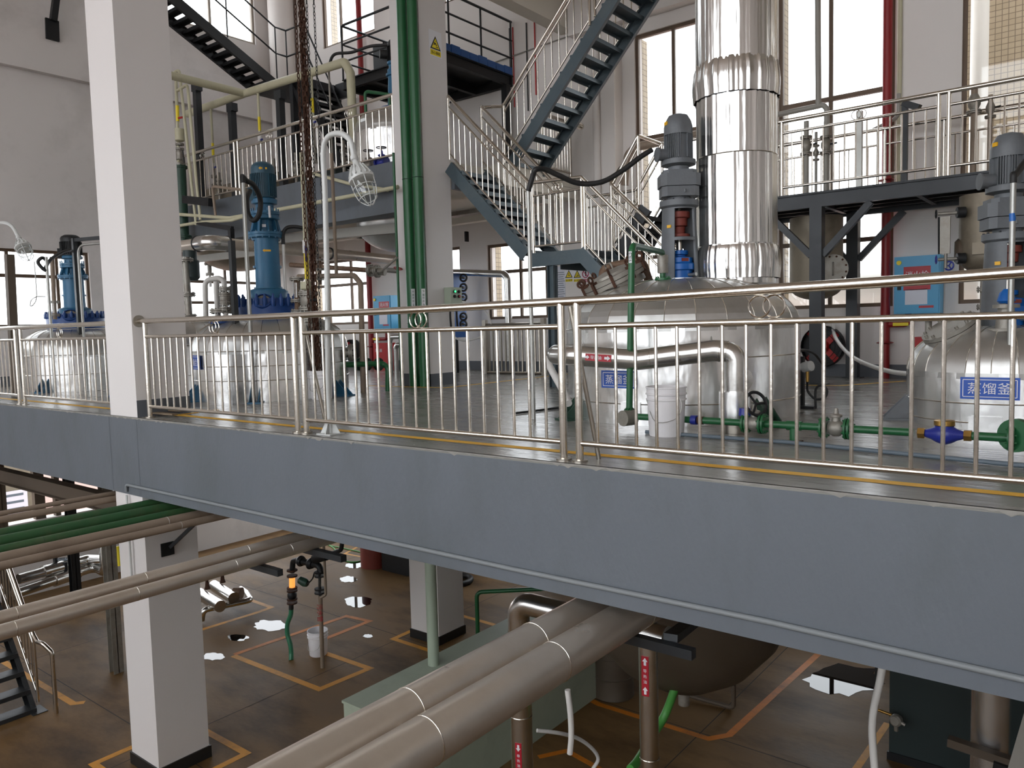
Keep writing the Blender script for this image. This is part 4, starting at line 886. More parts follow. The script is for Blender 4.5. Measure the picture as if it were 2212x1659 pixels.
# cream plastic pipework on the mezzanine
YH = 10.0; H = lambda x, y: Q(x, y, Y=YH)
root = pline('plastic_pipe', 'thick cream pipe running above the mezzanine toward a downward elbow', [H(405, 246), H(528, 202), H(745, 134), H(757, 158), H(770, 420)], .083, 'cream pipe', .12, group=GC)
XH = H(528, 202).x; zh = H(528, 202).z
pline('plastic_pipe', 'thick cream pipe branching forward behind the front pillar top', [V((XH, YH-.06, zh)), V((XH, 7.6, zh))], .08, 'cream pipe', group=GC)
for x, y0, y1, l in ((455, 228, 360, 'thin cream drop pipe, leftmost, with yellow label above the mezzanine railing'), (557, 197, 300, 'thin cream drop pipe, middle, with yellow label above the mezzanine railing'), (672, 156, 262, 'thin cream drop pipe, rightmost, beside the rusty chains')):
    a, c = H(x, y0), H(x+5+(y1-y0)*.03, y1); c = V((a.x, a.y, c.z)); g = thing('plastic_pipe', l, 'pipe', c, group=GC); MB(12).cyl(a+UP*.0, c, .028).build('pipe', 'cream pipe', g)
    q = c+UP*((a.z-c.z)*.18); MB(12).cyl(q, q+UP*.28, .0295).build('yellow_label', 'sign yellow', g); MB(14).lathe([(.04, -.04), (.05, -.02), (.05, .06), (.04, .08)], c).build('union', 'hose white', g); MB(8).cyl(c+V((.03, -.01, -.02)), c+V((.1, -.02, -.02)), .02).build('valve_handle', 'meter blue', g)
    MB(14).cyl(c-UP*.03, V((c.x, c.y, ZM+.5)), .03).build('lower_pipe', 'cast grey', g); flange(MB(), (c.x, c.y, ZM+.72), UP, .075).build('flange', 'cast grey', g); flange(MB(), (c.x, c.y, ZM+.52), UP, .075).build('flange', 'cast grey', g)
for x, ty, l in ((424, 180, 'dark steel post nearest the front pillar carrying a cream pipe'), (500, 224, 'short dark steel post below the middle of the cream pipe'), (604, 196, 'dark steel post under the cream pipe by the corner stairs')):
    t = Q(x, ty, Y=YH if x > 450 else 9.55); steel('pipe_support', l, [('b', (t.x, t.y, ZM), (t.x, t.y, t.z), .13, .13, (1, 0, 0)), ('b', (t.x-.1, t.y, t.z-.09), (t.x+.12, t.y, t.z-.09), .14, .17)], 'steel dark', None, 'steel post')
YC = 8.9; K = lambda x, y: Q(x, y, Y=YC)
a = K(383, 160); g = thing('plastic_pipe', 'cream riser with yellow label and red tap beside the front pillar', 'pipe', K(386, 375), group=GC)
MB(12).tube([K(380, 168), K(386, 350)], .032).build('pipe', 'cream pipe', g); MB(12).cyl(K(383, 228), K(384, 262), .034).build('yellow_label', 'sign yellow', g); MB(12).cyl(K(386, 255), K(396, 253), .022).build('tap', 'red paint', g)
MB(18).lathe([(.06, 0), (.1, .02), (.1, .26)], K(388, 306)).build('reducer', 'cream pipe', g)
for y in (312, 322, 343): flange(MB(), K(388, y), UP, .09, .014).build('flange', 'cast grey', g)
MB(14).lathe([(.04, -.12), (.075, -.04), (.075, .04), (.04, .12)], K(388, 332)).build('valve_body', 'cast grey', g); MB(8).cyl(K(395, 325), K(398, 352), .012).build('lever', 'steel black', g)
for pp, l in ((((372, 160), (387, 150), (414, 400), (424, 486)), 'slim cream pipe bent over beside the dark green column'), (((383, 196), (405, 182), (425, 400), (433, 475)), 'second slim cream pipe bent over beside the mezzanine post')):
    pline('plastic_pipe', l, [K(*q) for q in pp], .03, 'cream pipe', .08, group=GC)
pline('plastic_pipe', 'cream pipe crossing level in front of the mezzanine beam', [K(370, 462), K(496, 471), K(640, 446), Q(860, 404, Y=9.2)], .035, 'cream pipe', .03, group=GC)
pline('plastic_pipe', 'lower cream pipe behind the blue agitator of the middle left kettle', [K(370, 491), K(430, 480), K(500, 476), K(545, 462)], .032, 'cream pipe', .03, group=GC)
pline('plastic_pipe', 'cream pipe rising beside the mezzanine beam with a level top', [K(466, 470), K(459, 405), K(464, 403), K(523, 410)], .028, 'brown pipe', .06, group=GC)
pline('plastic_pipe', 'cream pipe on brackets under the right half of the mezzanine railing', [Q(665, 372, Y=9.25), Q(752, 396, Y=9.25), Q(838, 411, Y=9.25)], .03, 'cream pipe', .03, group=GC)
g = pline('condenser_column', 'dark green vertical column with flanges right of the front pillar', [Q(389, 362, Y=9.07), Q(397, 520, Y=9.07)], .115, 'green dark', 0, ((Q(389, 361, Y=9.07), UP, .15), (Q(397, 512, Y=9.07), UP, .17)), 'column', fm='green dark')
MB(18).lathe([(.1, 0), (.12, .02), (.12, .2), (.08, .22)], Q(388, 360, Y=9.07)).build('column_cap', 'cast grey', g)
steel('pipe_bracket', 'black steel angle below the cream pipes at the mezzanine beam', [('b', K(427, 481), K(502, 494), .06, .09), ('b', K(499, 494), K(500, 520), .09, .09), ('b', K(398, 431), K(455, 437), .1, .16)], 'steel black', None)
# valves and small drum on the mezzanine behind its railing
for x, l in ((470, 'flanged valve pair behind the mezzanine railing, left of the blue motor'), (590, 'flanged valve pair behind the mezzanine railing, above the blue motor'), (638, 'flanged valve pair behind the mezzanine railing, next to the rusty chains'), (742, 'flanged valve stack behind the mezzanine railing, right of the rusty chains')):
    q = Q(x, 330, Y=10.6); valve_stack(l, V((q.x, q.y, ZM+1.0)), V((q.x, q.y, ZM+.02)), .035, 'cast grey', ((.2, 'f'), (.34, 'v'), (.48, 'f'), (.72, 'f')))
a, c = Q(462, 385, Y=11.0), Q(610, 350, Y=11.0)
tag(MB(28).lathe([(.05, -.15), (.25, -.06), (.33, 0), (.33, (c-a).length), (.25, (c-a).length+.06), (.05, (c-a).length+.15)], V((a.x, 11.0, ZM+.48)), (1, 0, 0)).box((a.x+.2, 10.85, ZM), (a.x+.35, 11.15, ZM+.2)).box((c.x-.35, 10.85, ZM), (c.x-.2, 11.15, ZM+.2)).build('drum', 'tank grey brown', None), 'dull horizontal drum lying behind the mezzanine railing', 'tank')
tag(MB().box(Q(622, 400, Y=11.4)+V((0, 0, .0)), Q(760, 300, Y=11.9)).build('equipment_cabinet', 'cabinet dark green', None, False), 'dark cabinet behind the mezzanine railing near the chains', 'cabinet')
o = bpy.data.objects['equipment_cabinet']
for v in o.data.vertices:
    v.co.z = ZM if v.co.z < ZM+.3 else min(v.co.z, ZM+.75)
for x, y, l, m in ((796, 340, 'small black handwheel valve on the mezzanine edge', 'cast grey'), (824, 330, 'small blue handwheel valve on the mezzanine edge', 'meter blue')):
    q = Q(x, y, Y=9.56); g = thing('gate_valve', l, 'valve', (q.x, 9.56, ZM)); gate_valve(g, (q.x, 9.56, ZM+.09), (1, 0, 0), 1.0, m, 'steel black')
# foil clad vessel through the mezzanine floor
vx, vy = VX, VY
vs = thing('clad_vessel', 'foil clad vessel with blue agitator standing through the mezzanine', 'tank', (vx, vy, 2.4), facing(vx, vy), local=True)
b = MB(48).lathe([(.82, .58), (.82, 2.2)], cap=False, fn=lambda r, h, t: r*(1+.006*math.sin(14*t+h*4)+.004*math.sin(31*t))); b.build('shell', 'aluminium foil', vs)
MB(24).lathe([(.825, 2.18)]+[(.2+.62*math.cos(math.pi/2*i/10), 2.2+.5*math.sin(math.pi/2*i/10)) for i in range(11)]).build('dome', 'aluminium dome', vs, angle=9)
MB(40).lathe([(max(.04, .82*math.cos(math.pi/2*i/10)), .58-.55*math.sin(math.pi/2*i/10)) for i in range(11)]).build('bottom_dish', 'aluminium dome', vs); MB().ring((0, 0, 1.55), .825, .007, n=48).build('shell_band', 'stainless', vs)
MB(24).lathe([(.3, 2.6), (.3, 2.72), (.2, 2.74)]).build('agitator_base', 'flange blue', vs)
motor(vs, [(.115, 3.86), (.115, 3.92), (.08, 3.98), (.01, 3.985)], .12, 3.58, 3.86, 30, 'steel black', 'steel black', ()); MB(24).lathe([(.09, 3.3), (.16, 3.32), (.16, 3.36), (.13, 3.37), (.13, 3.44), (.1, 3.46), (.1, 3.52), (.13, 3.54), (.13, 3.58)]).build('gearbox', 'machine blue', vs)
b = MB(); window_tube(b, .15, .12, 2.72, 3.31, [(.2, .6, 2.78, 3.02), (.2+math.pi, .6, 2.78, 3.02), (.2, .6, 3.08, 3.26), (.2+math.pi, .6, 3.08, 3.26)], .02, 32, 14); b.build('lantern', 'machine blue', vs)
MB(16).cyl((-.12, 0, 3.72), (-.26, -.02, 3.72), .08).build('junction_box', 'steel black', vs); MB(12).lathe([(.05, .03), (.05, -.2), (.1, -.21), (.1, -.24)], (.02, 0, 0)).build('outlet', 'cast grey', vs)
MB(10).tube([(-.55, -.3, 2.35), (-.55, -.3, 2.95), (-.1, -.3, 2.9), (-.1, -.3, 2.7)], .03, .06).build('inlet_pipe', 'green pipe', vs)
pline('cable_hose', 'black cable from the clad vessel motor down to a conduit', [Q(838, 97, Y=10.55), Q(800, 100, Y=10.4), Q(760, 113, Y=10.3), Q(722, 118, Y=10.2), Q(710, 145, Y=10.2)], .028, 'rubber black', cat='hose', curve=True)
q = Q(710, 145, Y=10.2); pline('conduit', 'thin dark conduit standing below the clad vessel cable', [q, V((q.x, q.y, ZM))], .02, 'cast grey', cat='conduit')
# second vessel bottom below the mezzanine at the left
q = Q(515, 560, Y=10.9); g = thing('vessel_bottom', 'wide dished vessel bottom hanging under the mezzanine at left', 'tank', (q.x, 10.9, 2.5))
MB(40).lathe([(max(.05, 1.0*math.cos(math.pi/2*i/9)), 3.05-.6*math.sin(math.pi/2*i/9)) for i in range(10)]+[], (q.x, 10.9, 0)).build('dish', 'tank grey brown', g); MB().bar((q.x-.9, 10.9, 3.0), (q.x-.9, 10.9, 3.6), .08, .08, (1, 0, 0)).bar((q.x+.9, 10.9, 3.0), (q.x+.9, 10.9, 3.6), .08, .08, (1, 0, 0)).build('hanger', 'steel dark', g, False); q2 = Q(452, 570, Y=10.4)
MB(14).cyl(q2+UP*.1, q2-UP*.25, .05).build('outlet', 'cast grey', g); flange(MB(), q2, UP, .12).build('flange', 'cast grey', g); flange(MB(), q2-UP*.25, UP, .1).build('flange', 'cast grey', g); MB(12).cyl(q2-UP*.25, q2-UP*.55, .03).build('drain_pipe', 'hose white', g)
steel('vessel_support_beam', 'grey white steel channel carrying the clad vessel bottom', [('b', Q(606, 516, Y=9.85), Q(872, 492, Y=9.85), .12, .17)], 'grey pipe', None, 'steel beam'); steel('vessel_support_beam', 'grey steel channel under the left vessel bottom', [('b', Q(400, 563, Y=9.9), Q(610, 538, Y=9.9), .1, .15)], 'grey pipe', None, 'steel beam')
# hooped lagged pipe below the mezzanine
X0_ = -12.9; e = Q(452, 523, X=X0_); f = Q(880, 564, X=X0_)
f = e + (f-e)*(min(1, (12.95-e.y)/(f.y-e.y)))
g = thing('insulated_pipe', 'aluminium clad pipe with banded elbow under the mezzanine', 'pipe', e)
MB(24).tube([Q(340, 540, Y=e.y), e, f], .105, .2).build('pipe', 'dusty aluminium', g)
d = (f-e).normalized(); u0 = (Q(340, 540, Y=e.y)-e).normalized()
MB(24).tube(arc_path([e+u0*.35, e, e+d*.35], .25, 8), .135).build('elbow_cladding', 'aluminium pipe', g)
for c, n in ((e+u0*.36, u0), (e+d*.36, d)): MB().ring(c, .128, .022, n, 28).build('band', 'rubber black', g)
for k in (.55, .95): MB().ring(e+(f-e)*k, .108, .02, d, 28).build('band', 'rubber black', g)
# grey and rusty pipes between the left kettles and the windows
b0 = Q(785, 848, Z=0); D2 = math.hypot(b0.x, b0.y)
pline('process_pipe', 'grey pipe bending down to the deck left of the blue hydrant cabinet', [Q(645, 598, Y=b0.y), Q(765, 595, Y=b0.y), Q(779, 612, Y=b0.y), b0], .043, 'brown pipe', .1)
q = Q(727, 597, Y=b0.y); pline('process_pipe', 'thin brown vertical pipe meeting the bent grey pipe', [q, V((q.x, q.y, Q(722, 330, Y=b0.y).z))], .028, 'brown pipe')
g = pline('process_pipe', 'rusty level pipe with flanged valve under the clad vessel', [Q(628, 572, Y=8.6), Q(640, 573, Y=8.6), Q(800, 584, Y=9.0)], .042, 'rusty cast', 0, ((Q(800, 584, Y=9.0), (1, .3, 0), .11), (Q(815, 586, Y=9.05), (1, .3, 0), .11)), fm='cast grey')
MB(14).tube([Q(800, 584, Y=9.0), Q(832, 588, Y=9.1)], .06).build('valve_body', 'cast grey', g); MB(8).cyl(Q(822, 588, Y=9.0), Q(858, 556, Y=9.0), .022).build('lever', 'cast grey', g); wheel(MB(), Q(860, 580, Y=9.2), (0, .3, 1), .07).build('handwheel', 'red paint', g)
pline('process_pipe', 'light pipe running behind the green risers toward the back windows', [Q(832, 583, Y=10.5), Q(905, 588, Y=11.5)], .05, 'grey pipe')
c0, c1 = TANKS['c'][0], TANKS['c'][1]
valve_stack('grey flanged valve stack right of the tall blue agitator, left one', Q(641, 600, D=11.9), Q(644, 690, D=11.9), .045, 'rusty cast', ((.03, 'f'), (.3, 'g'), (.55, 'f'), (.8, 'f')))
valve_stack('cream and grey flanged valve stack right of the tall blue agitator', Q(665, 612, D=11.5), Q(668, 700, D=11.5), .06, 'cast grey', ((.25, 'f'), (.42, 'v'), (.62, 'f'), (.9, 'f')))
g = thing('plastic_pipe', 'cream pipe with yellow label and blue tap among the chains', 'pipe', Q(666, 620, D=11.5), group=GC); zt = Q(655, 330, D=11.5).z; q = Q(664, 612, D=11.5)
MB(12).cyl((q.x, q.y, zt), q, .03).build('pipe', 'cream pipe', g); MB(12).cyl(q+UP*.06, q+UP*.42, .032).build('yellow_label', 'sign yellow', g); MB(14).lathe([(.07, -.02), (.1, .0), (.1, .1)], q-UP*.08).build('reducer', 'cream pipe', g); MB(12).cyl(q+UP*.42, q+UP*.6, .045).build('union', 'hose white', g); MB(8).cyl(q+V((.06, -.05, .3)), q+V((.06, -.05, .52)), .015).build('tap_handle', 'meter blue', g)
valve_stack('small black flanged valve hanging in line with the rusty level pipe', Q(690, 555, Y=8.3), Q(692, 615, Y=8.3), .03, 'rusty cast', ((.1, 'f'), (.45, 'f'), (.8, 'f')))
g = pline('vapour_pipe', 'white inverted U pipe with flanged valves left of the tall blue agitator', [Q(445, 694, D=12.0), Q(443, 606, D=12.0), Q(484, 598, D=11.9), Q(488, 688, D=11.9)], .037, 'hose white', .09, ((Q(487, 624, D=11.9), UP, .085), (Q(487, 636, D=11.9), UP, .085), (Q(488, 655, D=11.9), UP, .085), (Q(488, 667, D=11.9), UP, .085)), fm='cast grey')
MB(16).lathe([(.04, -.1), (.075, -.03), (.075, .03), (.04, .1)], Q(487, 645, D=11.9)).build('valve_body', 'cast grey', g)
g = pline('vapour_pipe', 'white straight pipe on a flanged lid left of the tall blue agitator', [Q(467, 600, D=12.2), Q(471, 690, D=12.2)], .042, 'hose white', 0, ((Q(478, 672, D=12.0), UP, .16),), fm='cast grey')
MB(20).lathe([(.17, -.1), (.17, -.03)], Q(478, 684, D=12.0)).build('nozzle_neck', 'flange blue', g)
q = Q(409, 690, D=12.8); valve_stack('grey pipe stack close to the right face of the front pillar', Q(400, 555, D=12.8), q, .05, 'cast grey', ((.05, 'f'), (.6, 'f'), (.95, 'f'))); tag(MB(20).lathe([(.09, -.15), (.13, -.1), (.13, .15), (.1, .17), (.1, .3)], Q(412, 585, D=12.9)).build('pump_motor', 'cabinet dark green', None), 'dark round motor hanging near the pillar before the window', 'motor')
# conduits and hoses of the kettles
q = Q(525, 395, D=11.15); qb = V((q.x, q.y, 0)); pline('conduit', 'galvanised conduit standing before the tall blue agitator', [qb, q], .028, 'galvanised', cat='conduit')
pline('motor_hose', 'black looped hose from the conduit to the tall blue motor', [q, q+UP*.08, Q(532, 390, D=11.2), Q(548, 400, D=11.3), Q(562, 430, D=11.45), Q(560, 462, D=11.5), Q(548, 476, D=11.55), Q(536, 462, D=11.6), Q(533, 430, D=11.7), Q(540, 412, D=11.9)], .035, 'rubber black', cat='hose', curve=True)
q = Q(500, 520, D=11.7); steel('conduit_post', 'dark square post before the window left of the blue agitator', [('b', V((q.x, q.y, 0)), q, .07, .07, (1, 0, 0))], 'steel dark', None, 'steel post')
q = Q(612, 528, D=12.3); pline('conduit', 'short light conduit right of the tall blue agitator', [V((q.x, q.y, 1.25)), q], .022, 'hose white', cat='conduit')
pline('motor_hose', 'black bent hose above the short conduit at the mezzanine beam', [q, Q(612, 505, D=12.3), Q(620, 492, D=12.3), Q(640, 490, D=12.3), Q(668, 496, D=12.3)], .028, 'rubber black', cat='hose', curve=True)
qb = Q(1153, 905, Z=0); q = Q(1151, 400, Y=qb.y); pline('conduit', 'galvanised conduit standing between the stairs and the deck railing', [qb, V((qb.x, qb.y, q.z))], .021, 'galvanised', cat='conduit')
pline('motor_hose', 'ribbed black hose sagging from the conduit to the grey motor', [V((qb.x, qb.y, q.z-.05)), Q(1151, 380, Y=qb.y), Q(1158, 366, Y=qb.y), Q(1178, 366, D=8.0), Q(1205, 378, D=8.05), Q(1250, 396, D=8.15), Q(1300, 393, D=8.2), Q(1345, 368, D=8.25), Q(1385, 338, D=8.3), Q(1408, 324, D=8.35)], .027, 'rubber black', cat='hose', curve=True)
q = Q(2189, 395, D=7.55); pline('conduit', 'galvanised conduit with blue tape before the right grey agitator', [V((q.x, q.y, .3)), q], .022, 'galvanised', cat='conduit')
g = bpy.data.objects.new('tmp', None); o = MB(14).cyl(Q(2187, 461, D=7.55), Q(2187, 478, D=7.55), .0235).build('blue_tape', 'bright blue', None); o['label'] = 'band of blue tape on the conduit by the right agitator'; o['category'] = 'tape'
bpy.data.objects.remove(g)
pline('motor_hose', 'black hose from the taped conduit to the right grey motor', [q, q+UP*.06, Q(2193, 378, D=7.6), Q(2215, 350, D=7.8), Q(2225, 340, D=7.9)], .026, 'rubber black', cat='hose', curve=True)
q = Q(160, 515, D=16.2); steel('conduit_post', 'dark square post before the slim dark topped agitator', [('b', V((q.x, q.y, 0)), q, .075, .075, (1, 0, 0)), ('b', q+V((0, 0, -.03)), q+V((1.6, .5, -.03)), .06, .06)], 'steel dark', None, 'steel post')
q = Q(168, 530, D=15.9); pline('conduit', 'thin light pipe bent over beside the dark square post', [V((q.x, q.y, 0)), q, q+V((.9, .35, .02))], .022, 'galvanised', .15, cat='conduit')
q = Q(100, 560, D=15.4); pline('conduit', 'thin light conduit at the left window with a coiled hose', [V((q.x, q.y, 0)), V((q.x, q.y, Q(100, 555, D=15.4).z))], .024, 'galvanised', cat='conduit')
pline('motor_hose', 'coiled black hose before the far left window', [Q(100, 585, D=15.4), Q(92, 580, D=15.4), Q(82, 566, D=15.4), Q(92, 557, D=15.4), Q(103, 568, D=15.5), Q(97, 580, D=15.5), Q(110, 560, D=15.7), Q(135, 545, D=16.2), Q(155, 540, D=16.6)], .028, 'rubber black', cat='hose', curve=True)
pline('hanging_cord', 'thin white cord with a loop before the far left window', [Q(74, 565, D=15.0), Q(79, 638, D=15.0), Q(72, 658, D=15.0), Q(65, 660, D=15.0), Q(68, 648, D=15.0), Q(80, 641, D=15.0), Q(98, 641, D=15.3)], .008, 'galvanised', cat='cord', curve=True, seg=6)
q = Q(19, 560, D=14.6); steel('window_post', 'dark steel post before the far left window', [('b', V((Q(24, 700, D=15.6).x, Q(24, 700, D=15.6).y, 0)), Q(20, 550, D=15.6), .12, .12, (1, 0, 0))], 'steel brown', None, 'steel post')
valve_stack('cream pipe with sight glass before the far left window', Q(112, 555, D=16.0), Q(119, 690, D=16.0), .035, 'brown pipe', ((.72, 'f'), (.82, 'g'), (.93, 'f')))
# chains
def chain(name, label, top, bot, link, r, m, strands=1, spread=.0, group='chains hanging from the hoist'):
    top, bot = V(top), V(bot); b = MB(5); d = bot-top; L = d.length; n = int(L/(link*1.3)); random.seed(3)
    for s in range(strands):
        off = V((math.cos(s*2.4)*spread, math.sin(s*2.4)*spread, 0)) if strands > 1 else V((0, 0, 0))
        for i in range(n):
            c = top + d*((i+.5)/n) + off*(1+.25*math.sin(i*.21+s)); a = (i % 2)*1.57 + s + .3*math.sin(i*.5); x = V((math.cos(a), math.sin(a), 0))
            b.tube([c + x*math.cos(t)*link*.36 + UP*math.sin(t)*link*.78 for t in [2*math.pi*k/7 for k in range(7)]], r, seg=4, closed=True)
    return tag(b.build(name, m, None), label, 'chain', group)
BK1 = Q(696, 862, Z=0)
def vert(x, D): q = Q(x, 800, D=D); return q.x, q.y
DB = math.hypot(BK1.x, BK1.y)
for x, l, k, r, st_, sp, m in ((686, 'thick bundle of rusty hoist chain hanging before the mezzanine', .055, .009, 5, .03, 'rust'), (673, 'single rusty chain left of the thick chain bundle', .05, .008, 1, 0, 'rust'), (697, 'thin dark chain just right of the thick chain bundle', .04, .0055, 1, 0, 'steel black'), (712, 'thin dark chain nearest the gooseneck lamp', .04, .0055, 1, 0, 'steel black')):
    X_, Y_ = vert(x, DB); chain('hoist_chain', l, (X_, Y_, 8.6), (X_, Y_, .3), k, r, m, st_, sp)
# buckets
def bucket(label, base, s=1.0, tilt=None, handle_side=1):
    root = thing('bucket', label, 'bucket', base); B = V(base)
    MB(32).lathe([(.001, .004), (.14*s, .0), (.145*s, .01), (.158*s, .3*s), (.17*s, .305*s), (.17*s, .315*s), (.16*s, .32*s), (.162*s, .345*s), (.173*s, .35*s), (.173*s, .36*s), (.164*s, .365*s), (.165*s, .4*s), (.172*s, .405*s), (.172*s, .415*s), (.158*s, .415*s), (.152*s, .3*s), (.138*s, .02), (.001, .015)], B, cap=False).build('pail', 'bucket white', root)
    MB(6).tube(curve_path([B+V((handle_side*.15*s, -.08*s, .37*s)), B+V((handle_side*.19*s, -.1*s, .26*s)), B+V((handle_side*.15*s, -.14*s, .16*s)), B+V((0, -.2*s, .14*s)), B+V((-handle_side*.17*s, -.03*s, .3*s))], 5), .0035).build('wire_handle', 'galvanised', root)
    return root
bucket('white bucket on the deck catching the rusty chains', BK1, .98); bucket('white bucket on the deck before the large middle kettle', Q(1440, 940, Z=0), 1.0)
bucket('white bucket on the hall floor beside a thin drain pipe', Q(688, 1413, Z=ZF), 1.0)
# green risers on the white pillar
for x, l, ar in ((891, 'left green riser pipe with down arrow label by the white pillar', '↓'), (913, 'right green riser pipe with up arrow label by the white pillar', '↑')):
    Y_ = 9.22; X_ = Q(x, 700, Y=Y_).x; g = thing('riser_pipe', l, 'pipe', (X_, Y_, 0), group='green riser pipes'); MB(24).cyl((X_, Y_, 0), (X_, Y_, 11.2), .082).build('pipe', 'green pipe', g)
    for z in (1.05, 3.4): MB(24).ring((X_, Y_, z), .083, .006, n=24).build('pipe_clip', 'green dark', g)
    n = V((-X_, -Y_, 0)).normalized(); n = (n+V((.55, .1, 0))).normalized(); xd = V((-n.y, n.x, 0)); c = V((X_, Y_, Q(x, 644, Y=Y_).z))+n*.086; p = plate(MB(), c, xd, UP, .062, .3, .006).build('flow_label', 'sign white', g, False)
    for dz, ch in ((.11, ar), (.05, '循'), (.0, '环'), (-.05, '水'), (-.11, ar)): text('label_lettering', ch, .05, c+UP*dz, xd, UP, 'green pipe', p, width=.036)
X_ = (Q(891, 700, Y=9.22).x+Q(913, 700, Y=9.22).x)/2+.01; pline('cable_duct', 'narrow white duct strip between the green risers', [(X_, 9.32, .28), (X_, 9.32, 11.2)], .03, 'white wall paint', cat='duct', seg=4)
# warning signs
def warn_tri(root, c, xd, yd, s, kind):
    xd, yd = V(xd).normalized(), V(yd).normalized(); n = xd.cross(yd)
    def poly(pts, lift, m, nm): return MB().prism([V(c)+xd*x*s+yd*y*s+n*lift for x, y in pts], n*.001).build(nm, m, root, False)
    poly([(-.5, -.4), (.5, -.4), (0, .47)], .001, 'ink black', 'triangle_border'); poly([(-.36, -.32), (.36, -.32), (0, .31)], .0022, 'sign yellow', 'triangle_field')
    if kind == 'slip': sh = [[(-.2, -.02), (-.08, .06), (.02, .02), (.14, -.14), (.08, -.18), (-.02, -.06), (-.14, -.14), (-.2, -.1), (-.1, -.02)], [(-.05, -.26), (.25, -.26), (.2, -.19)], [(-.03, .1), (.03, .1), (.03, .16), (-.03, .16)]]
    elif kind == 'a': sh = [[(-.05, .1), (.1, -.2), (.2, -.25), (.05, -.1)], [(-.2, -.2), (.0, -.05), (.15, -.2), (-.02, -.14)], [(-.06, .0), (.02, .0), (.02, .1), (-.06, .1)]]
    else: sh = [[(-.2, -.25), (.2, -.25), (.2, -.18), (-.2, -.18)], [(-.1, .0), (.15, .05), (.15, .0), (-.1, -.06)], [(.02, -.12), (.2, -.08), (.2, -.16), (.02, -.16)]]
    for q in sh: poly(q, .0036, 'ink black', 'pictogram')
xs = -9.12+.004; c = (Q(927, 62, X=xs)+Q(953, 128, X=xs))/2; W_ = Q(955, 95, X=xs).y-Q(925, 95, X=xs).y; H_ = .42
g = thing('warning_sign', 'yellow slip warning sign high on the white pillar', 'sign', c); xd = V((0, 1, 0)); W_ = .3
plate(MB(), c+V((.003, 0, 0)), xd, UP, W_, H_).build('sign_board', 'sign white', g, False); warn_tri(g, c+V((.003, 0, .01)), xd, UP, .25, 'slip')
p = plate(MB(), c+V((.0045, 0, -.145)), xd, UP, .25, .09, .001).build('caption_field', 'sign yellow', g, False); text('caption_lettering', '当心滑跌', .05, c+V((.005, 0, -.145)), xd, UP, 'ink black', p, width=.21)
# control box on the white pillar
c = Q(968, 637, X=-9.1); g = thing('control_box', 'grey green push button box on the white pillar', 'control box', c)
x0, y0 = -9.119, c.y-.02; zc_ = c.z; MB().box((x0+.02, y0-.08, zc_-.17), (x0+.17, y0+.2, zc_+.12)).build('box', 'box celadon', g, False); MB().box((x0, y0, zc_-.1), (x0+.02, y0+.1, zc_+.05)).build('mounting', 'steel dark', g, False)
for i, (dy, dz, m) in enumerate(((.0, .05, 'led green'), (.11, .05, 'ink black'), (.0, -.03, 'ink black'), (.11, -.03, 'sign red'))):
    q = V((x0+.17, y0+.01+dy, zc_+dz)); k = MB(12).cyl(q, q+V((.02, 0, 0)), .028).build('button_guard', 'ink black', g); MB(12).cyl(q+V((.02, 0, 0)), q+V((.03, 0, 0)), .018).build('push_button', m, k)
for dy in (-.02, .14): MB(8).tube(curve_path([V((x0+.1, y0+dy, zc_-.17)), V((x0+.09, y0+dy, zc_-.35)), V((x0+.06, y0+dy+.05, zc_-.6))]), .018).build('cable', 'rubber black', g)
# hydrant cabinets, extinguisher boxes, red pipes
def hydrant(label, xa, xb, yt, yb, Yf, depth, tx0, tx1, ty0, ty1, px0, px1, py0, py1):
    a, c = Q(xa, yt, Y=Yf), Q(xb, yb, Y=Yf); g = thing('hydrant_cabinet', label, 'cabinet', ((a.x+c.x)/2, Yf, c.z))
    MB().box((a.x, Yf, c.z), (c.x, Yf+depth, a.z)).build('cabinet_body', 'cabinet blue', g, False); d = MB().box((a.x+.015, Yf-.012, c.z+.015), (c.x-.015, Yf-.001, a.z-.015)).build('door', 'cabinet blue', g, False)
    t0, t1 = Q(tx0, ty0, Y=Yf-.014), Q(tx1, ty1, Y=Yf-.014); q = (t0+t1)/2; w, h = abs(t1.x-t0.x), abs(t0.z-t1.z)
    pl = plate(MB(), q, (1, 0, 0), UP, w, h, .003).build('name_plate', 'sign red', d, False); text('lettering', '消火栓', .1, q+V((0, 0, h*.16)), (1, 0, 0), UP, 'sign white', d, width=w*.86)
    t0, t1 = Q(px0, py0, Y=Yf-.014), Q(px1, py1, Y=Yf-.014); q = (t0+t1)/2; plate(MB(), q, (1, 0, 0), UP, abs(t1.x-t0.x), abs(t0.z-t1.z), .002).build('paper_sheet', 'paper', d, False)
    MB(12).cyl((a.x+.07, Yf-.03, a.z-.09), (a.x+.07, Yf-.012, a.z-.09), .035).build('round_sticker', 'sign yellow', d); MB().box((a.x+.05, Yf-.03, c.z+(a.z-c.z)*.42), (a.x+.1, Yf-.012, c.z+(a.z-c.z)*.5)).build('latch', 'ink black', d, False)
    plate(MB(), (c.x-.18, Yf-.014, c.z+.1), (1, 0, 0), UP, .2, .035, .002).build('red_sticker', 'sign red', d, False); return g
hydrant('light blue hydrant cabinet by the right back windows', 1932, 2030, 556, 676, 13.1, .28, 1952, 2010, 577, 625, 1955, 2003, 626, 657)
hydrant('light blue hydrant cabinet behind the left green riser', 806, 846, 640, 711, 12.85, .5, 818, 841, 652, 670, 819, 837, 678, 700)
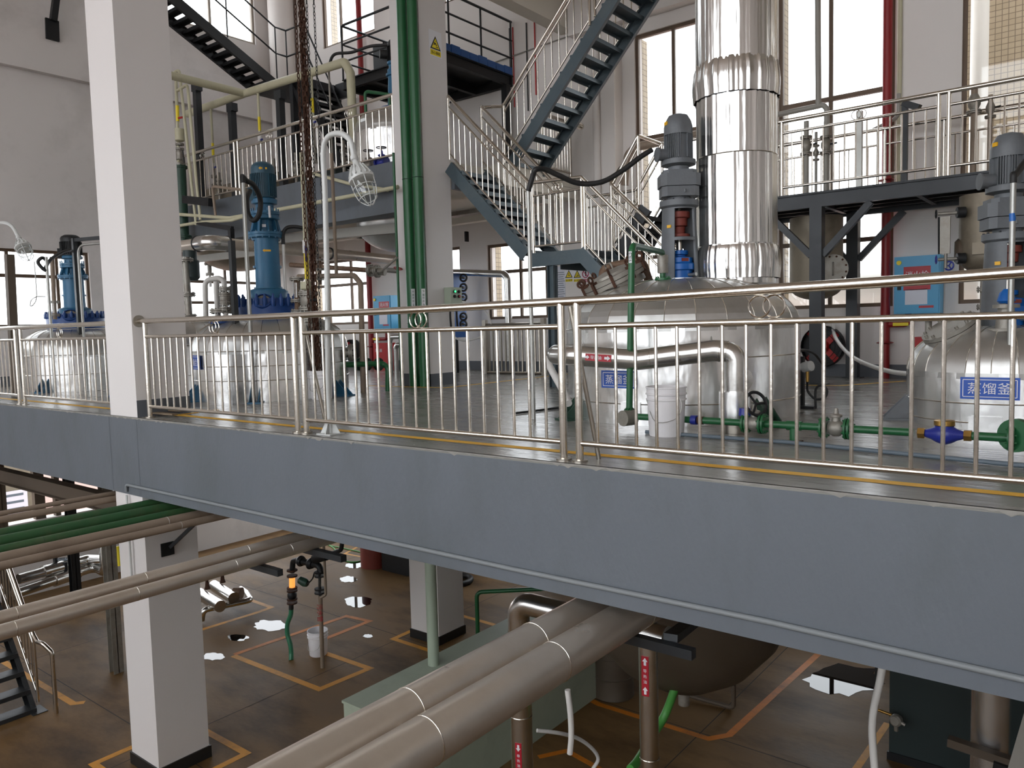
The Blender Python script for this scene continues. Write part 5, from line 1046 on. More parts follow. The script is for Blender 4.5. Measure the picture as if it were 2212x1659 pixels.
def redbox(label, x0, x1, y0, y1, Yf, txt=True):
    a, c = Q(x0, y0, Y=Yf), Q(x1, y1, Y=Yf); g = thing('extinguisher_box', label, 'box', ((a.x+c.x)/2, Yf, 0))
    MB().box((a.x, Yf, 0), (c.x, Yf+.25, a.z)).build('box_body', 'red paint', g, False); MB().box((a.x-.01, Yf-.012, a.z), (c.x+.01, Yf+.26, a.z+.02)).build('box_lid', 'red paint', g, False)
    if txt:
        for k, s in ((.75, '灭火器'), (.25, '火警119')): text('lettering', s, .1, V(((a.x*.62+c.x*.38), Yf-.002, a.z*k)), (1, 0, 0), UP, 'sign white', g, width=(c.x-a.x)*.5)
redbox('red fire extinguisher box under the left hydrant cabinet', 806, 838, 743, 790, 12.7); redbox('red box standing behind the right kettle', 1976, 2012, 731, 800, 13.0, False)
for x, l, br in ((797, 'red fire riser pipe left of the left hydrant cabinet', (836, 732)), (1913, 'red fire riser pipe left of the right hydrant cabinet', (1962, 700))):
    Y_ = 13.22; q = Q(x, 600, Y=Y_); g = thing('fire_pipe', l, 'pipe', (q.x, Y_, 0)); MB(20).cyl((q.x, Y_, 0), (q.x, Y_, 11.2 if x < 1000 else 6.58), .068).build('pipe', 'red pipe', g)
    e = Q(br[0], br[1], Y=Y_); MB(14).tube([(q.x, Y_, e.z), (e.x, Y_, e.z), (e.x, Y_, e.z+.35)], .045, .06).build('branch', 'red pipe', g); fx = q.x
    for z in (.55, 3.05 if x > 1000 else 3.2): MB(18).lathe([(.1, -.015), (.13, 0), (.1, .015)], (q.x, Y_, z)).build('pipe_collar', 'red pipe', g)
    p = MB().box((q.x+.12, Y_-.05, e.z-.025), (q.x+.34, Y_-.044, e.z+.025)).build('yellow_label', 'sign yellow', g, False)
def fan(label, x, y, r):
    q = Q(x, y, Y=13.3); g = thing('exhaust_fan', label, 'fan', (q.x, 13.35, q.z)); MB(28).lathe([(r, -.08), (r, .06), (r*.97, .06), (r*.97, -.08)], q, (0, 1, 0), cap=False).build('fan_ring', 'steel black', g); MB(28).lathe([(r*.96, .02), (r*.96, .03)], q, (0, 1, 0)).build('back_grille', 'steel black', g)
    for k in range(4):
        t = math.pi/2*k+.75; e = V((math.cos(t), 0, math.sin(t))); MB().bar(q+e*r*.1, q+e*r*.97, r*.3, .012, (0, 1, .0)).build('bracket_arm', 'red paint', g)
    MB(20).lathe([(r*.25, -.1), (r*.3, -.06), (r*.3, .0)], q, (0, 1, 0)).build('hub', 'red paint', g)
    MB().ring(q+V((0, -.07, 0)), r*.62, .006, (0, 1, 0), 24).ring(q+V((0, -.07, 0)), r*.84, .006, (0, 1, 0), 24).build('wire_grille', 'steel black', g)
fan('red exhaust fan low on the back wall behind the platform post', 1778, 748, .34); fan('red exhaust fan on the back wall behind the kettle flange', 762, 755, .26)
# green cooling water line on the deck
zl = .13; G = lambda x, y: Q(x, y, Z=zl); Yg = G(1760, 922).y
def GX(x): return V((Q(x, 930, Y=Yg).x, Yg, zl))
g = thing('water_line', 'green water line with valves along the deck before the kettles', 'pipe', (-2, Yg, 0))
for a, c in ((1380, 1496), (1520, 1606), (1652, 1772), (1838, 1975), (2100, 2178)): MB(16).cyl(GX(a), GX(c), .029).build('pipe', 'green pipe', g)
for x in (1360, 1612, 1648, 1780, 1832, 2186): flange(MB(), GX(x), (1, 0, 0), .082, .016).build('flange', 'green pipe', g)
for x, k in ((1630, 1), (1806, 0)):
    c = GX(x); v = MB(16).lathe([(.04, -.055), (.062, -.02), (.062, .02), (.04, .055)], c, (1, 0, 0)).lathe([(.035, 0), (.03, .08), (.045, .085), (.045, .1), (.02, .11), (.014, .15)], c).build('valve_body', 'cast grey', g)
    if k: wheel(MB(), c+V((.02, -.02, .16)), (.8, -.5, .3), .095, .013).build('handwheel', 'steel black', g); MB(14).lathe([(.05, 0), (.045, .06)], c+V((-.08, 0, .06))).build('bonnet', 'meter blue', g)
b = MB(14).cyl(GX(1506), GX(1494), .04).build('union', 'meter blue', g); MB(12).cyl(GX(1508), GX(1520), .033).build('union', 'rust', g)
MB(14).cyl(GX(1715), V((GX(1715).x, Yg, .012)), .032).build('support_foot', 'green pipe', g); MB().box(GX(1700)*1+V((0, -.06, -zl)), GX(1730)+V((0, .06, .012-zl))).build('foot_plate', 'rust', g, False); MB(14).cyl(GX(1700), GX(1732), .037).build('tee', 'green pipe', g)
MB(20).lathe([(.11, -.03), (.11, .03)], GX(2196)+V((0, 0, .02)), (.4, 1, 0)).build('end_flange', 'green pipe', g)
m_ = thing('water_meter', 'blue water meter with brass lid in the green line', 'meter', GX(2040)); c = GX(2040)
MB(20).lathe([(.026, -.12), (.04, -.08), (.06, -.045), (.075, 0), (.06, .045), (.04, .08), (.026, .12)], c, (1, 0, 0)).lathe([(.06, 0), (.06, .06)], c).build('meter_body', 'meter blue', m_); MB(20).lathe([(.062, .06), (.066, .065), (.066, .095), (.055, .1)], c).build('meter_lid', 'brass', m_)
for s in (-1, 1): MB(6).cyl(c+V((s*.12, 0, 0)), c+V((s*.165, 0, 0)), .04).build('coupling_nut', 'brass', m_)
c = GX(1360); YV = c.y; D_ = math.hypot(c.x, c.y)
g = pline('water_pipe', 'green riser pipe with white label arching onto the large kettle', [c+UP*.03, Q(1365, 530, Y=YV), Q(1432, 545, D=8.02), Q(1432, 606, D=8.02)], .029, 'green pipe', .07, ((Q(1432, 606, D=8.02), UP, .08),), fm='green pipe')
MB(14).lathe([(.05, -.01), (.055, .0), (.055, .16), (.05, .17)], Q(1432, 588, D=8.02)).build('flow_sight', 'cast grey', g); MB(18).lathe([(.075, 0), (.075, .07)], Q(1432, 624, D=8.02)).build('nozzle_ring', 'cast grey', g); MB(18).lathe([(.07, -.04), (.07, .09)], c+V((.0, -.06, -.01)), (.3, 1, 0)).build('valve_body', 'cast grey', g)
q = Q(1364, 556, Y=YV)+V((.005, -.03, 0)); p = plate(MB(), q, (.9, .35, 0), UP, .026, .1, .004).build('flow_label', 'sign white', g, False); text('label_lettering', '↑水↑', .02, q, UP, (-.9, -.35, 0), 'ink black', p, width=.085)
pline('floor_conduit', 'blue grey plastic conduit lying along the deck before the kettles', [Q(1395, 933, Z=.017), Q(1700, 955, Z=.017), Q(2212, 1006, Z=.017), Q(2260, 1011, Z=.017)], .016, 'pvc blue grey', cat='conduit')
pline('floor_conduit', 'dark plastic conduit on the deck left of the large kettle', [Q(1110, 893, Z=.015), Q(1160, 887, Z=.015), Q(1212, 880, Z=.015)], .013, 'steel black', cat='conduit')
# heat oil pipe on the front of the large kettle
def TD(x, y, D): return Q(x, y, D=D)
g = thing('insulated_pipe', 'foil clad pipe with red arrow label across the large kettle', 'pipe', TD(1585, 890, 6.85))
pa = [TD(1196, 735, 8.4), TD(1197, 766, 7.4), TD(1240, 768, 7.12), TD(1380, 777, 6.98), TD(1452, 768, 6.95), TD(1545, 757, 6.92), TD(1588, 762, 6.9), TD(1588, 860, 6.9)]
MB(26).tube([pa[1]+V((-.02, .8, 0))]+pa[1:], .092, .13).build('pipe', 'aluminium pipe', g)
b0 = V((pa[-1].x, pa[-1].y, 0)); MB(26).cyl(b0+UP*.10, V((b0.x, b0.y, pa[-1].z+.06)), .135).build('pipe_jacket', 'aluminium foil', g); MB(26).cyl(b0+UP*.001, b0+UP*.1, .11).build('pipe_foot', 'stainless dull', g)
for i, k in ((3, .35), (4, .2), (5, .25), (5, .6)):
    a, c = pa[i], pa[i+1]; MB().ring(a+(c-a)*k, .093, .0035, c-a, 30).build('cladding_band', 'stainless', g)
dd = (pa[3]-pa[2]).normalized(); n = dd.cross(UP).normalized(); n = n if n.dot(-pa[3]) > 0 else -n
c = TD(1297, 772, 7.0)*0 + pa[2]+(pa[3]-pa[2])*.42 + n*.094; xd = dd; yd = n.cross(xd)*1; yd = yd if yd.z > 0 else -yd
w = .235; p = plate(MB(), c+n*.003, xd, yd, w, .062, .006).build('flow_label', 'sign red', g, False)
text('label_lettering', '导热油', .05, c+n*.004-xd*.02, xd, yd, 'sign white', p, width=.10)
for o_, s in ((.085, .024), (-.1, .02)): MB().prism([c+n*.0035+xd*(o_+x*s)+yd*y*s for x, y in ((-1.2, .45), (-.1, .45), (-.1, .95), (1, 0), (-.1, -.95), (-.1, -.45), (-1.2, -.45))], n*.001).build('label_arrow', 'sign white', p, False)
pline('drain_hose', 'white flat hose sloping to the deck left of the large kettle', [TD(1180, 775, 7.9), TD(1192, 800, 7.7), TD(1215, 842, 7.4), TD(1228, 872, 7.2)], .035, 'hose white', cat='hose', curve=True)
# transmitter post and hoses right of the large kettle
q = Q(1732, 882, Z=0); g = thing('transmitter_post', 'black post with grey pressure transmitter beside the large kettle', 'instrument', q)
MB().box(q+V((-.025, -.025, 0)), q+V((.025, .025, Q(1729, 770, Y=q.y).z))).build('post', 'steel black', g, False); MB().box(q+V((-.08, -.06, .0)), q+V((.14, .06, .03))).build('foot', 'steel black', g, False)
c = Q(1744, 792, Y=q.y-.03); MB(16).lathe([(.04, -.06), (.055, -.05), (.055, .05), (.04, .06)], c, (1, -.4, .2)).build('transmitter_head', 'lamp grey', g); MB(12).cyl(c-UP*.04, c-UP*.16, .018).build('gland', 'brass', g)
MB(8).tube(curve_path([c-UP*.16, Q(1745, 845, Y=q.y), Q(1762, 862, Y=q.y), Q(1782, 858, Y=q.y), Q(1786, 842, Y=q.y), Q(1775, 832, Y=q.y), Q(1762, 842, Y=q.y), Q(1762, 880, Y=q.y)]), .013).build('cable', 'rubber black', g)
pline('instrument_hose', 'thin black hose curving from the large kettle to the platform post', [Q(1718, 757, D=8.3), Q(1740, 757, D=8.6), Q(1760, 765, D=8.9), Q(1775, 785, D=9.3)], .014, 'rubber black', cat='hose', curve=True)
pline('water_hose', 'white hose hanging from a wall tap toward the right kettle', [Q(1800, 700, Y=13.3), Q(1802, 722, Y=13.2), Q(1815, 745, Y=12.6), Q(1840, 770, Y=11.8), Q(1880, 790, Y=10.8), Q(1925, 803, Y=10.0), Q(1965, 808, Y=9.4)], .028, 'hose white', cat='hose', curve=True)
# two receivers under the right platform
def receiver(label, x, xl, yb, yt, Yc, hole):
    c = Q(x, 500, Y=Yc); l = Q(xl, 500, Y=Yc); R = abs((c-l).length)*math.cos(math.radians(8)); zb = Q(x, yb, Y=Yc).z; zt = 2.5
    g = thing('receiver_tank', label, 'tank', (c.x, Yc, zb)); MB(36).lathe([(.03, zb)]+[(R*math.sin(math.pi/2*i/7), zb+.22*(1-math.cos(math.pi/2*i/7))) for i in range(1, 8)]+[(R, zt)], (c.x, Yc, 0)).build('shell', 'tank grey brown', g)
    return g, c, R
g, c, R_ = receiver('brownish receiver tank with bolted manhole behind the platform post', 1763, 1708, 648, 440, 12.5, True)
n = V((-c.x+1.0, -c.y, 0)).normalized(); m = Q(1799, 581, Y=12.5-.36); MB(28).lathe([(.19, -.18), (.19, -.02)], m, n).build('manhole_neck', 'tank grey brown', g); f = MB(28).lathe([(.215, -.02), (.215, .02)], m, n).build('manhole_cover', 'cast grey', g); MB(6).bolts(m, .185, 12, .016, .03, n, .025).build('cover_bolt', 'rust', f); MB(8).tube([m+UP*.09+n*.02, m+UP*.09+n*.07, m-UP*.09+n*.07, m-UP*.09+n*.02], .012, .02).build('handle', 'cast grey', f)
g, c, R_ = receiver('brown stained receiver tank behind the right grey agitator', 2125, 2071, 590, 440, 11.95, False)
MB(16).cyl((c.x, c.y, 1.62), (c.x, c.y, .5), .03).build('drain_pipe', 'cast grey', g); flange(MB(), (c.x, c.y, 1.28), UP, .07).build('flange', 'cast grey', g); flange(MB(), (c.x, c.y, 1.05), UP, .07).build('flange', 'cast grey', g); MB(24).lathe([(.16, -.05), (.17, 0), (.13, .04)], (c.x-R_, c.y-.05, Q(2065, 545, Y=12).z), (-1, -.2, 0)).build('side_lid', 'steel brown', g)
MB().box((c.x-.08, c.y-R_-.06, 1.62+.1), (c.x+.06, c.y-R_+.03, 1.62+.25)).build('name_plate_box', 'tank grey brown', g, False)
lg = thing('level_gauge', 'level gauge with blue handwheels left of the brown stained tank', 'gauge', Q(2040, 575, Y=11.6)); a, c2 = Q(2041, 468, Y=11.6), Q(2043, 548, Y=11.6)
MB().box(a+V((-.05, -.02, 0)), c2+V((.05, .02, 0))).build('gauge_glass', 'cast grey', lg, False); MB(6).cyl(a+V((-.07, 0, 0)), c2+V((-.08, 0, 0)), .012).build('gauge_rod', 'steel black', lg)
for y in (461, 560): q = Q(2041, y, Y=11.6); MB(12).cyl(q+V((-.08, 0, 0)), q+V((.14, .05, 0)), .022).build('gauge_cock', 'cast grey', lg); MB(16).cyl(q+V((.13, .04, 0)), q+V((.22, .08, 0)), .07).build('cock_flange', 'steel black', lg); wheel(MB(), q+V((-.1, -.01, 0)), (1, .3, 0), .05, .009).build('handwheel', 'meter blue' if y > 500 else 'steel black', lg)
q = Q(2050, 574, Y=11.6); wheel(MB(), q, (.3, 1, 0), .055, .01).build('handwheel', 'meter blue', lg); MB(10).cyl(c2, V((c2.x, c2.y, q.z-.03)), .02).build('gauge_drain', 'cast grey', lg)
# grey pipes with valves in front of the tall back window
g = thing('process_pipe', 'grey pipe coming down the tall window to a tee above the platform', 'pipe', Q(1785, 240, Y=13.0)); MB(14).tube([Q(1766, -120, Y=13.0), Q(1768, 228, Y=13.0)], .045).build('pipe', 'grey pipe', g); MB(14).tube([Q(1640, 256, Y=13.0), Q(1768, 229, Y=13.0), Q(1778, 226, Y=13.0), Q(1786, 235, Y=13.0), Q(1786, 270, Y=13.0)], .042, .06).build('branch', 'grey pipe', g)
for x, l in ((1742, 'grey pipe with valves before the tall window, left of three'), (1763, 'thin grey pipe with valves before the tall window, middle of three'), (1785, 'grey pipe with valves before the tall window, right of three')):
    a, c = Q(x, 262 if x != 1763 else 285, Y=12.6), Q(x, 420, Y=12.6); valve_stack(l, a, V((a.x, a.y, pz+.005)), .04 if x != 1763 else .022, 'grey pipe', ((.2, 'f'), (.3, 'v'), (.4, 'f')))
for x, l in ((1857, 'galvanised angle post on the platform before the tall window'), (1955, 'dark post with cap on the platform left of the white wall pier')):
    a = Q(x, 240 if x < 1900 else 222, Y=12.7); steel('platform_upright', l, [('b', (a.x, a.y, pz), (a.x, a.y, a.z), .08, .08, (1, 0, 0))] + ([('b', (a.x-.02, a.y, a.z), (a.x+.2, a.y-.05, a.z-.12), .09, .09)] if x > 1900 else []), 'galvanised' if x < 1900 else 'steel dark', None, 'steel post')
for x, l in ((2105, 'brown stained pipe with coupling at the right window'), (2140, 'thin brown pipe with tap at the right window')):
    a = Q(x, 190 if x < 2120 else 205, Y=12.7); valve_stack(l, a, V((a.x, a.y, pz+.005)), .042 if x < 2120 else .03, 'brown pipe', ((.15, 'v'), (.25, 'f')))
pline('process_pipe', 'lagged brown pipe passing behind the grey motor along the window', [Q(1350, 400, Y=12.9), Q(1356, 335, Y=12.9), Q(1372, 318, Y=12.9), Q(1520, 288, Y=12.9)], .075, 'brown pipe', .15)
pline('rain_pipe', 'white rain pipe on the back wall pier behind the stairs', [Q(1292, 480, Y=YB-.36), V((Q(1292, 480, Y=YB-.36).x, YB-.36, 6.55))], .07, 'white wall paint')
pline('rain_pipe', 'grey green strip pipe right of the tall window', [(-2.86, YB-.03, 3.0), (-2.86, YB-.03, 7.2)], .035, 'cream pipe')
b = MB(10).tube([(-2.86, YB-.06, 4.35), (-2.86, YB-.06, 4.0), (-3.25, YB-.06, 3.86), (-4.6, YB-.06, 3.86)], .03, .1); tag(b.build('cable_pipe', 'grey pipe', None), 'grey pipe crossing the tall window just above the platform railing', 'pipe')
# pipeline outside the low windows
tag(MB(28).cyl((-8, YB+1.6, 1.45), (2.5, YB+1.6, 1.45), .3).build('outdoor_pipeline', 'outside white', None), 'thick cream pipeline outside the low right windows', 'pipe')
tag(MB(24).cyl((Q(2116, 100, Y=YB+2.6).x, YB+2.6, ZF-.24), (Q(2116, 100, Y=YB+2.6).x, YB+2.6, 12), .14).build('outdoor_pipe', 'outside white', None), 'white vertical pipe outside the right window on the tiled facade', 'pipe')
# hose reel rack, fence, notices at the back
c = Q(986, 655, Y=12.6); g = thing('reel_rack', 'blue rack with stacked black reels behind the white pillar', 'rack', (c.x, 12.6, 0)); MB().box((c.x-.22, 12.4, 0.75), (c.x+.1, 12.8, Q(986, 594, Y=12.6).z)).build('rack_frame', 'board blue', g, False); MB().box((c.x+.02, 12.45, 0), (c.x+.09, 12.52, .75)).box((c.x-.2, 12.45, 0), (c.x-.13, 12.52, .75)).build('rack_leg', 'steel black', g, False)
for y in (600, 621, 642, 663, 684, 700): q = Q(1001, y, Y=12.42); MB().ring(q, .075, .022, (.3, -1, 0), 18).cyl(q+V((-.01, .03, 0)), q+V((.02, -.06, 0)), .03).build('reel', 'rubber black', g)
g = thing('low_fence', 'low stainless fence standing before the back window', 'fence', Q(1115, 800, Y=12.3)); a, c = Q(1050, 800, Y=12.3), Q(1176, 800, Y=12.3)
for z in (.03, 1.0): MB(8).cyl((a.x, 12.3, z), (c.x, 12.3, z), .028).build('fence_rail', 'stainless dull', g)
for i in range(15): x = a.x+(c.x-a.x)*i/14; MB(8).cyl((x, 12.3, .03), (x, 12.3, 1.0), .02).build('fence_bar', 'stainless dull', g)
for x in (a.x, c.x): MB().box((x-.045, 12.26, 0), (x+.045, 12.34, 1.1)).build('fence_post', 'stainless dull', g, False)
pline('insulated_pipe', 'pale clad pipe bending down before the back window', [Q(962, 588, Y=12.7), Q(1088, 592, Y=12.7), Q(1096, 600, Y=12.7), Q(1101, 780, Y=12.7)], .075, 'aluminium pipe', .12)
pline('insulated_pipe', 'pale clad pipe bent to the floor left of the green risers', [Q(884, 726, Y=11.2), Q(845, 728, Y=11.2), Q(842, 740, Y=11.2), V((Q(842, 740, Y=11.2).x, 11.2, 0))], .05, 'aluminium pipe', .1); pline('insulated_pipe', 'second pale clad pipe bent to the floor behind the green thin pipe', [Q(890, 744, Y=10.6), Q(858, 745, Y=10.6), Q(855, 752, Y=10.6), V((Q(855, 752, Y=10.6).x, 10.6, 0))], .05, 'aluminium pipe', .08)
pline('white_hose', 'white hose hanging in an arc before the blue reel rack', [Q(975, 655, Y=12.1), Q(1000, 652, Y=12.1), Q(1022, 660, Y=12.1), Q(1048, 672, Y=12.2), Q(1062, 700, Y=12.2)], .022, 'hose white', cat='hose', curve=True); pline('white_hose', 'white hose sagging low between white pillar and fence', [Q(978, 728, Y=11.9), Q(1005, 736, Y=11.9), Q(1040, 728, Y=12.0)], .022, 'hose white', cat='hose', curve=True)
q = Q(868, 835, Z=0); g = pline('water_pipe', 'thin green pipe standing left of the green risers', [q, V((q.x, q.y, Q(850, 330, Y=q.y).z))], .022, 'green pipe'); 
c = Q(838, 845, Z=0); g = pline('water_line', 'short green line from the middle left kettle bending to the deck', [Q(745, 788, D=12.0), Q(828, 785, Y=c.y), Q(838, 795, Y=c.y), c], .042, 'green pipe', .07, tuple((Q(x, 787, Y=c.y+(.0 if x > 780 else -.3)), (1, .1, 0), .1) for x in (776, 793, 818)), fm='green dark')
Yn = YB-.012
g = thing('notice_sheet', 'white printed notice behind the blue grey landing post', 'notice', Q(1202, 620, Y=Yn)); a, c = Q(1184, 578, Y=Yn), Q(1222, 668, Y=Yn); q = (a+c)/2; plate(MB(), q, (1, 0, 0), UP, c.x-a.x, a.z-c.z).build('sheet', 'paper', g, False)
b = MB()
for i in range(16):
    for s in (-1, 1): plate(b, q+V((s*(c.x-a.x)*.25, -.001, (a.z-c.z)*(.36-.05*i))), (1, 0, 0), UP, (c.x-a.x)*(.3+.08*((i*7+s) % 3)), .012, .001)
b.build('printed_line', 'pvc blue grey', g, False)
for x, k, t, l in ((1229, 'a', '当心坠落', 'yellow warning sign left of three on the back wall'), (1247, 'b', '当心腐蚀', 'yellow warning sign middle of three on the back wall'), (1265, 'p', '禁止触摸', 'red round prohibition sign right of three on the back wall')):
    c = Q(x, 596, Y=Yn); g = thing('warning_sign', l, 'sign', c, group='safety signs on the back wall'); w = Q(x+9, 596, Y=Yn).x-Q(x-9, 596, Y=Yn).x; h = .26; plate(MB(), c, (1, 0, 0), UP, w, h, .004).build('sign_board', 'sign white', g, False)
    if k != 'p': warn_tri(g, c+UP*.035, (1, 0, 0), UP, w*.9, k)
    else:
        MB().ring(c+V((0, -.003, .04)), w*.36, .009, (0, 1, 0), 24).build('prohibition_ring', 'magenta', g); MB().bar(c+V((-w*.25, -.004, .04+w*.25)), c+V((w*.25, -.004, .04-w*.25)), .014, .003, (0, 1, 0)).build('prohibition_bar', 'magenta', g, False); MB().box(c+V((-.01, -.003, .0)), c+V((.02, -.001, .09))).build('pictogram', 'ink black', g, False)
    p = plate(MB(), c+V((0, -.0015, -.09)), (1, 0, 0), UP, w*.86, .055, .001).build('caption_field', 'magenta' if k == 'p' else 'sign yellow', g, False); text('caption_lettering', t, .04, c+V((0, -.002, -.09)), (1, 0, 0), UP, 'sign white' if k == 'p' else 'ink black', p, width=w*.76)
tag(MB().bar((-9.55, YB-.12, 3.0), (-9.55, YB-.12, 3.0+.01), .1, .1).box(Q(1003, 500, Y=12.9), Q(1013, 522, Y=13.0)).build('ceiling_lamp_bracket', 'steel black', None, False), 'small black fitting under the mezzanine soffit by the white pillar', 'fitting')
b = MB();
for i, (x, y, w, a) in enumerate(((336, 889, .42, .1), (355, 888, .4, -.1), (352, 893, .5, .05), (372, 886, .35, .2))):
    q = Q(x, y, Z=.012+.02*i*.6); d = V((math.cos(a), math.sin(a), 0))*w/2; 
    tag(MB().bar(q-d, q+d, .07, .018).build('plank', 'wood', None, False), ['wood offcut nearest the front pillar on the deck', 'wood offcut second from the front pillar on the deck', 'longest wood offcut on the deck by the front pillar', 'wood offcut farthest right by the front pillar'][i], 'wood', 'wood offcuts by the front pillar')
# ================================================================ LOWER HALL
YD = 7.55; E = lambda x, y: Q(x, y, Y=YD)
g = thing('drain_valve_stack', 'black valve stack with amber sight glass above a green hose', 'valve', E(631, 1300))
MB(14).tube([E(655, 1208), E(633, 1212), E(631, 1236)], .045, .06).build('pipe', 'steel black', g)
for y in (1232, 1244, 1270, 1276, 1294, 1302): MB(18).lathe([(.085, -.012), (.085, .012)], E(631, y)).build('flange', 'rust', g)
MB(14).cyl(E(631, 1245), E(631, 1268), .048).build('sight_glass', 'amber glass glow', g); MB(16).lathe([(.04, -.08), (.075, -.02), (.075, .03), (.04, .08)], E(631, 1286)).build('valve_body', 'steel black', g); MB(14).cyl(E(629, 1303), E(629, 1316), .04).build('hose_cuff', 'rubber black', g)
MB(14).lathe([(.02, -.1), (.06, -.06), (.07, .05), (.05, .1)], E(654, 1256), (1, .2, -.3)).build('work_lamp', 'green dark', g); MB(8).tube(curve_path([E(664, 1262), E(675, 1250), E(680, 1236), E(690, 1232)]), .012).build('lamp_cable', 'rubber black', g)
MB(16).tube([E(645, 1212), E(668, 1216), E(690, 1222), E(694, 1240)], .05, .07).build('cross_pipe', 'steel black', g); MB(18).lathe([(.07, -.05), (.09, 0), (.07, .05)], E(650, 1212), (1, 0, 0)).build('pipe_coupling', 'steel black', g); MB(18).lathe([(.07, -.05), (.1, 0), (.07, .05)], E(672, 1217), (1, 0, -.2)).build('pipe_coupling', 'steel black', g)
MB(12).tube([E(684, 1204), E(705, 1200), E(737, 1188), E(739, 1172)], .035, .08).build('elbow_pipe', 'steel black', g); MB(16).cyl(E(680, 1207), E(706, 1200), .075).build('pipe_coupling', 'steel black', g)
pline('drain_hose', 'green reinforced hose hanging from the amber sight glass', [E(629, 1312), E(628, 1328), E(621, 1348), E(621, 1370), E(627, 1392), E(629, 1410), Q(629, 1426, Z=ZF)], .038, 'green hose', cat='hose', curve=True)
g = thing('drain_pipe', 'brown drain pipe with flanged sight glass and red lettering in the hall', 'pipe', Q(697, 1442, Z=ZF)); q = Q(697, 1442, Z=ZF)
MB(14).cyl(q, E(692, 1286), .033).build('pipe', 'brown pipe', g)
for y in (1236, 1244, 1272, 1280): MB(18).lathe([(.085, -.012), (.085, .012)], E(691, y)).build('flange', 'steel black', g)
MB(12).cyl(E(691, 1246), E(691, 1270), .03).build('sight_glass', 'lamp glass', g); MB(12).cyl(E(690, 1222), E(691, 1290), .022).build('guard_rod', 'steel black', g); text('red_lettering', '污水管', .05, E(692, 1322)+V((.03, -.03, 0)), (0, 0, -1), (.62, .5, 0), 'sign red', g, width=.28)
q = E(704, 1285); pline('vent_pipe', 'thin brown pipe behind the drain pipe in the hall', [V((q.x, q.y, -1.2)), q, q+V((-.08, -.05, -.05))], .022, 'brown pipe', .05)
pline('garden_hose', 'thin lime green hose lying in a loop under the deck', [Q(700, 1172, Z=ZF+.015), Q(722, 1185, Z=ZF+.015), Q(732, 1205, Z=ZF+.015), Q(760, 1214, Z=ZF+.015), Q(790, 1208, Z=ZF+.015), Q(790, 1196, Z=ZF+.015), Q(750, 1186, Z=ZF+.015), Q(710, 1178, Z=ZF+.015)], .016, 'lime hose', cat='hose', curve=True)
q = Q(808, 1222, Z=ZF); tag(MB(28).lathe([(.3, 0), (.3, .85), (.28, .86)], q).build('barrel', 'coupling red', None), 'brown red barrel under the deck near the hose loop', 'barrel')
q = Q(880, 1232, Z=ZF); tag(MB(20).box(q+V((-.5, -.3, 0)), q+V((.35, .4, .45))).build('pump_unit', 'steel black', None, False), 'black pump unit under the deck left of the rear pillar', 'pump')
for i, (x, y) in enumerate(((985, 1252), (930, 1262))):
    q = Q(x, y, Z=ZF+.06); tag(MB().ring(q, .32, .06, n=28, seg=10).build('coiled_hose', 'rubber black', None), ('black coiled hose right of the rear pillar foot', 'black coiled hose left of the rear pillar foot')[i], 'hose')
q = Q(1033, 1397, Z=ZF); pline('water_pipe', 'green pipe bending down to the hall floor right of the rear pillar', [q, V((q.x, q.y, Q(1033, 1280, Y=q.y).z)), V((q.x+1.5, q.y+.9, Q(1033, 1280, Y=q.y).z+.12))], .035, 'green pipe', .1)
# celadon box with pipe
ZT = ZF+.95; a = Q(742, 1518, Z=ZT); c = Q(1172, 1562, Z=ZT); y1 = 9.0; Yb0 = a.y
g = thing('equipment_box', 'long pale green metal box on the hall floor under the thick pipes', 'box', (a.x, Yb0, ZF)); bx = a.x+1.35
MB().box((a.x, Yb0, ZF), (bx, Yb0+3.6, ZT)).build('box_body', 'box celadon', g, False); MB().box((a.x-.015, Yb0-.015, ZT), (bx+.015, Yb0+3.615, ZT+.03)).build('box_lid', 'box celadon', g, False)
q = Q(937, 1440, Z=ZT); pline('vent_duct', 'pale green vertical pipe rising from the pale green box', [V((q.x+.0, q.y, ZT+.03)), V((q.x, q.y, -1.0))], .075, 'celadon', seg=20)
# clad verticals
def labelled(label, x, y, Y_, r, z0, top, arrow, ly, name='insulated_pipe'):
    q = Q(x, y, Y=Y_); g = thing(name, label, 'pipe', (q.x, Y_, ZF), group='clad vertical pipes in the hall')
    MB(26).tube([V((q.x, Y_, z0))]+[V((q.x, Y_, top[0]))]+[V(t) for t in top[1:]], r, r*1.4).build('pipe', 'aluminium pipe', g)
    for z in (-2.6, -3.6): MB().ring((q.x, Y_, z), r*1.01, .004, n=28).build('cladding_band', 'stainless', g)
    n = V((-q.x, -Y_, 0)).normalized(); n = (n + V((-n.y, n.x, 0))*-.35).normalized(); xd = V((-n.y, n.x, 0)); c = V((q.x, Y_, ly))+n*(r+.003)
    p = plate(MB(), c, xd, UP, .06, .33, .008).build('flow_label', 'sign red', g, False)
    for dz, ch in ((.045, '导'), (0, '热'), (-.045, '油')): text('label_lettering', ch, .04, c+UP*dz, xd, UP, 'sign white', p, width=.028)
    for dz in (.12, -.12): MB().prism([c+n*.001+xd*x_*.022+UP*(dz+y_*.03*arrow) for x_, y_ in ((-.45, -1), (.45, -1), (.45, .1), (1, .1), (0, 1.1), (-1, .1), (-.45, .1))][::(1 if arrow > 0 else -1)], n*.001).build('label_arrow', 'sign white', p, False)
    return g
q = Q(1400, 1400, Y=5.5); labelled('clad vertical pipe with red up arrow label under the deck', 1400, 1400, 5.5, .078, ZF, [-1.45, (q.x, 5.5, -1.42)], 1, Q(1386, 1455, Y=5.45).z)
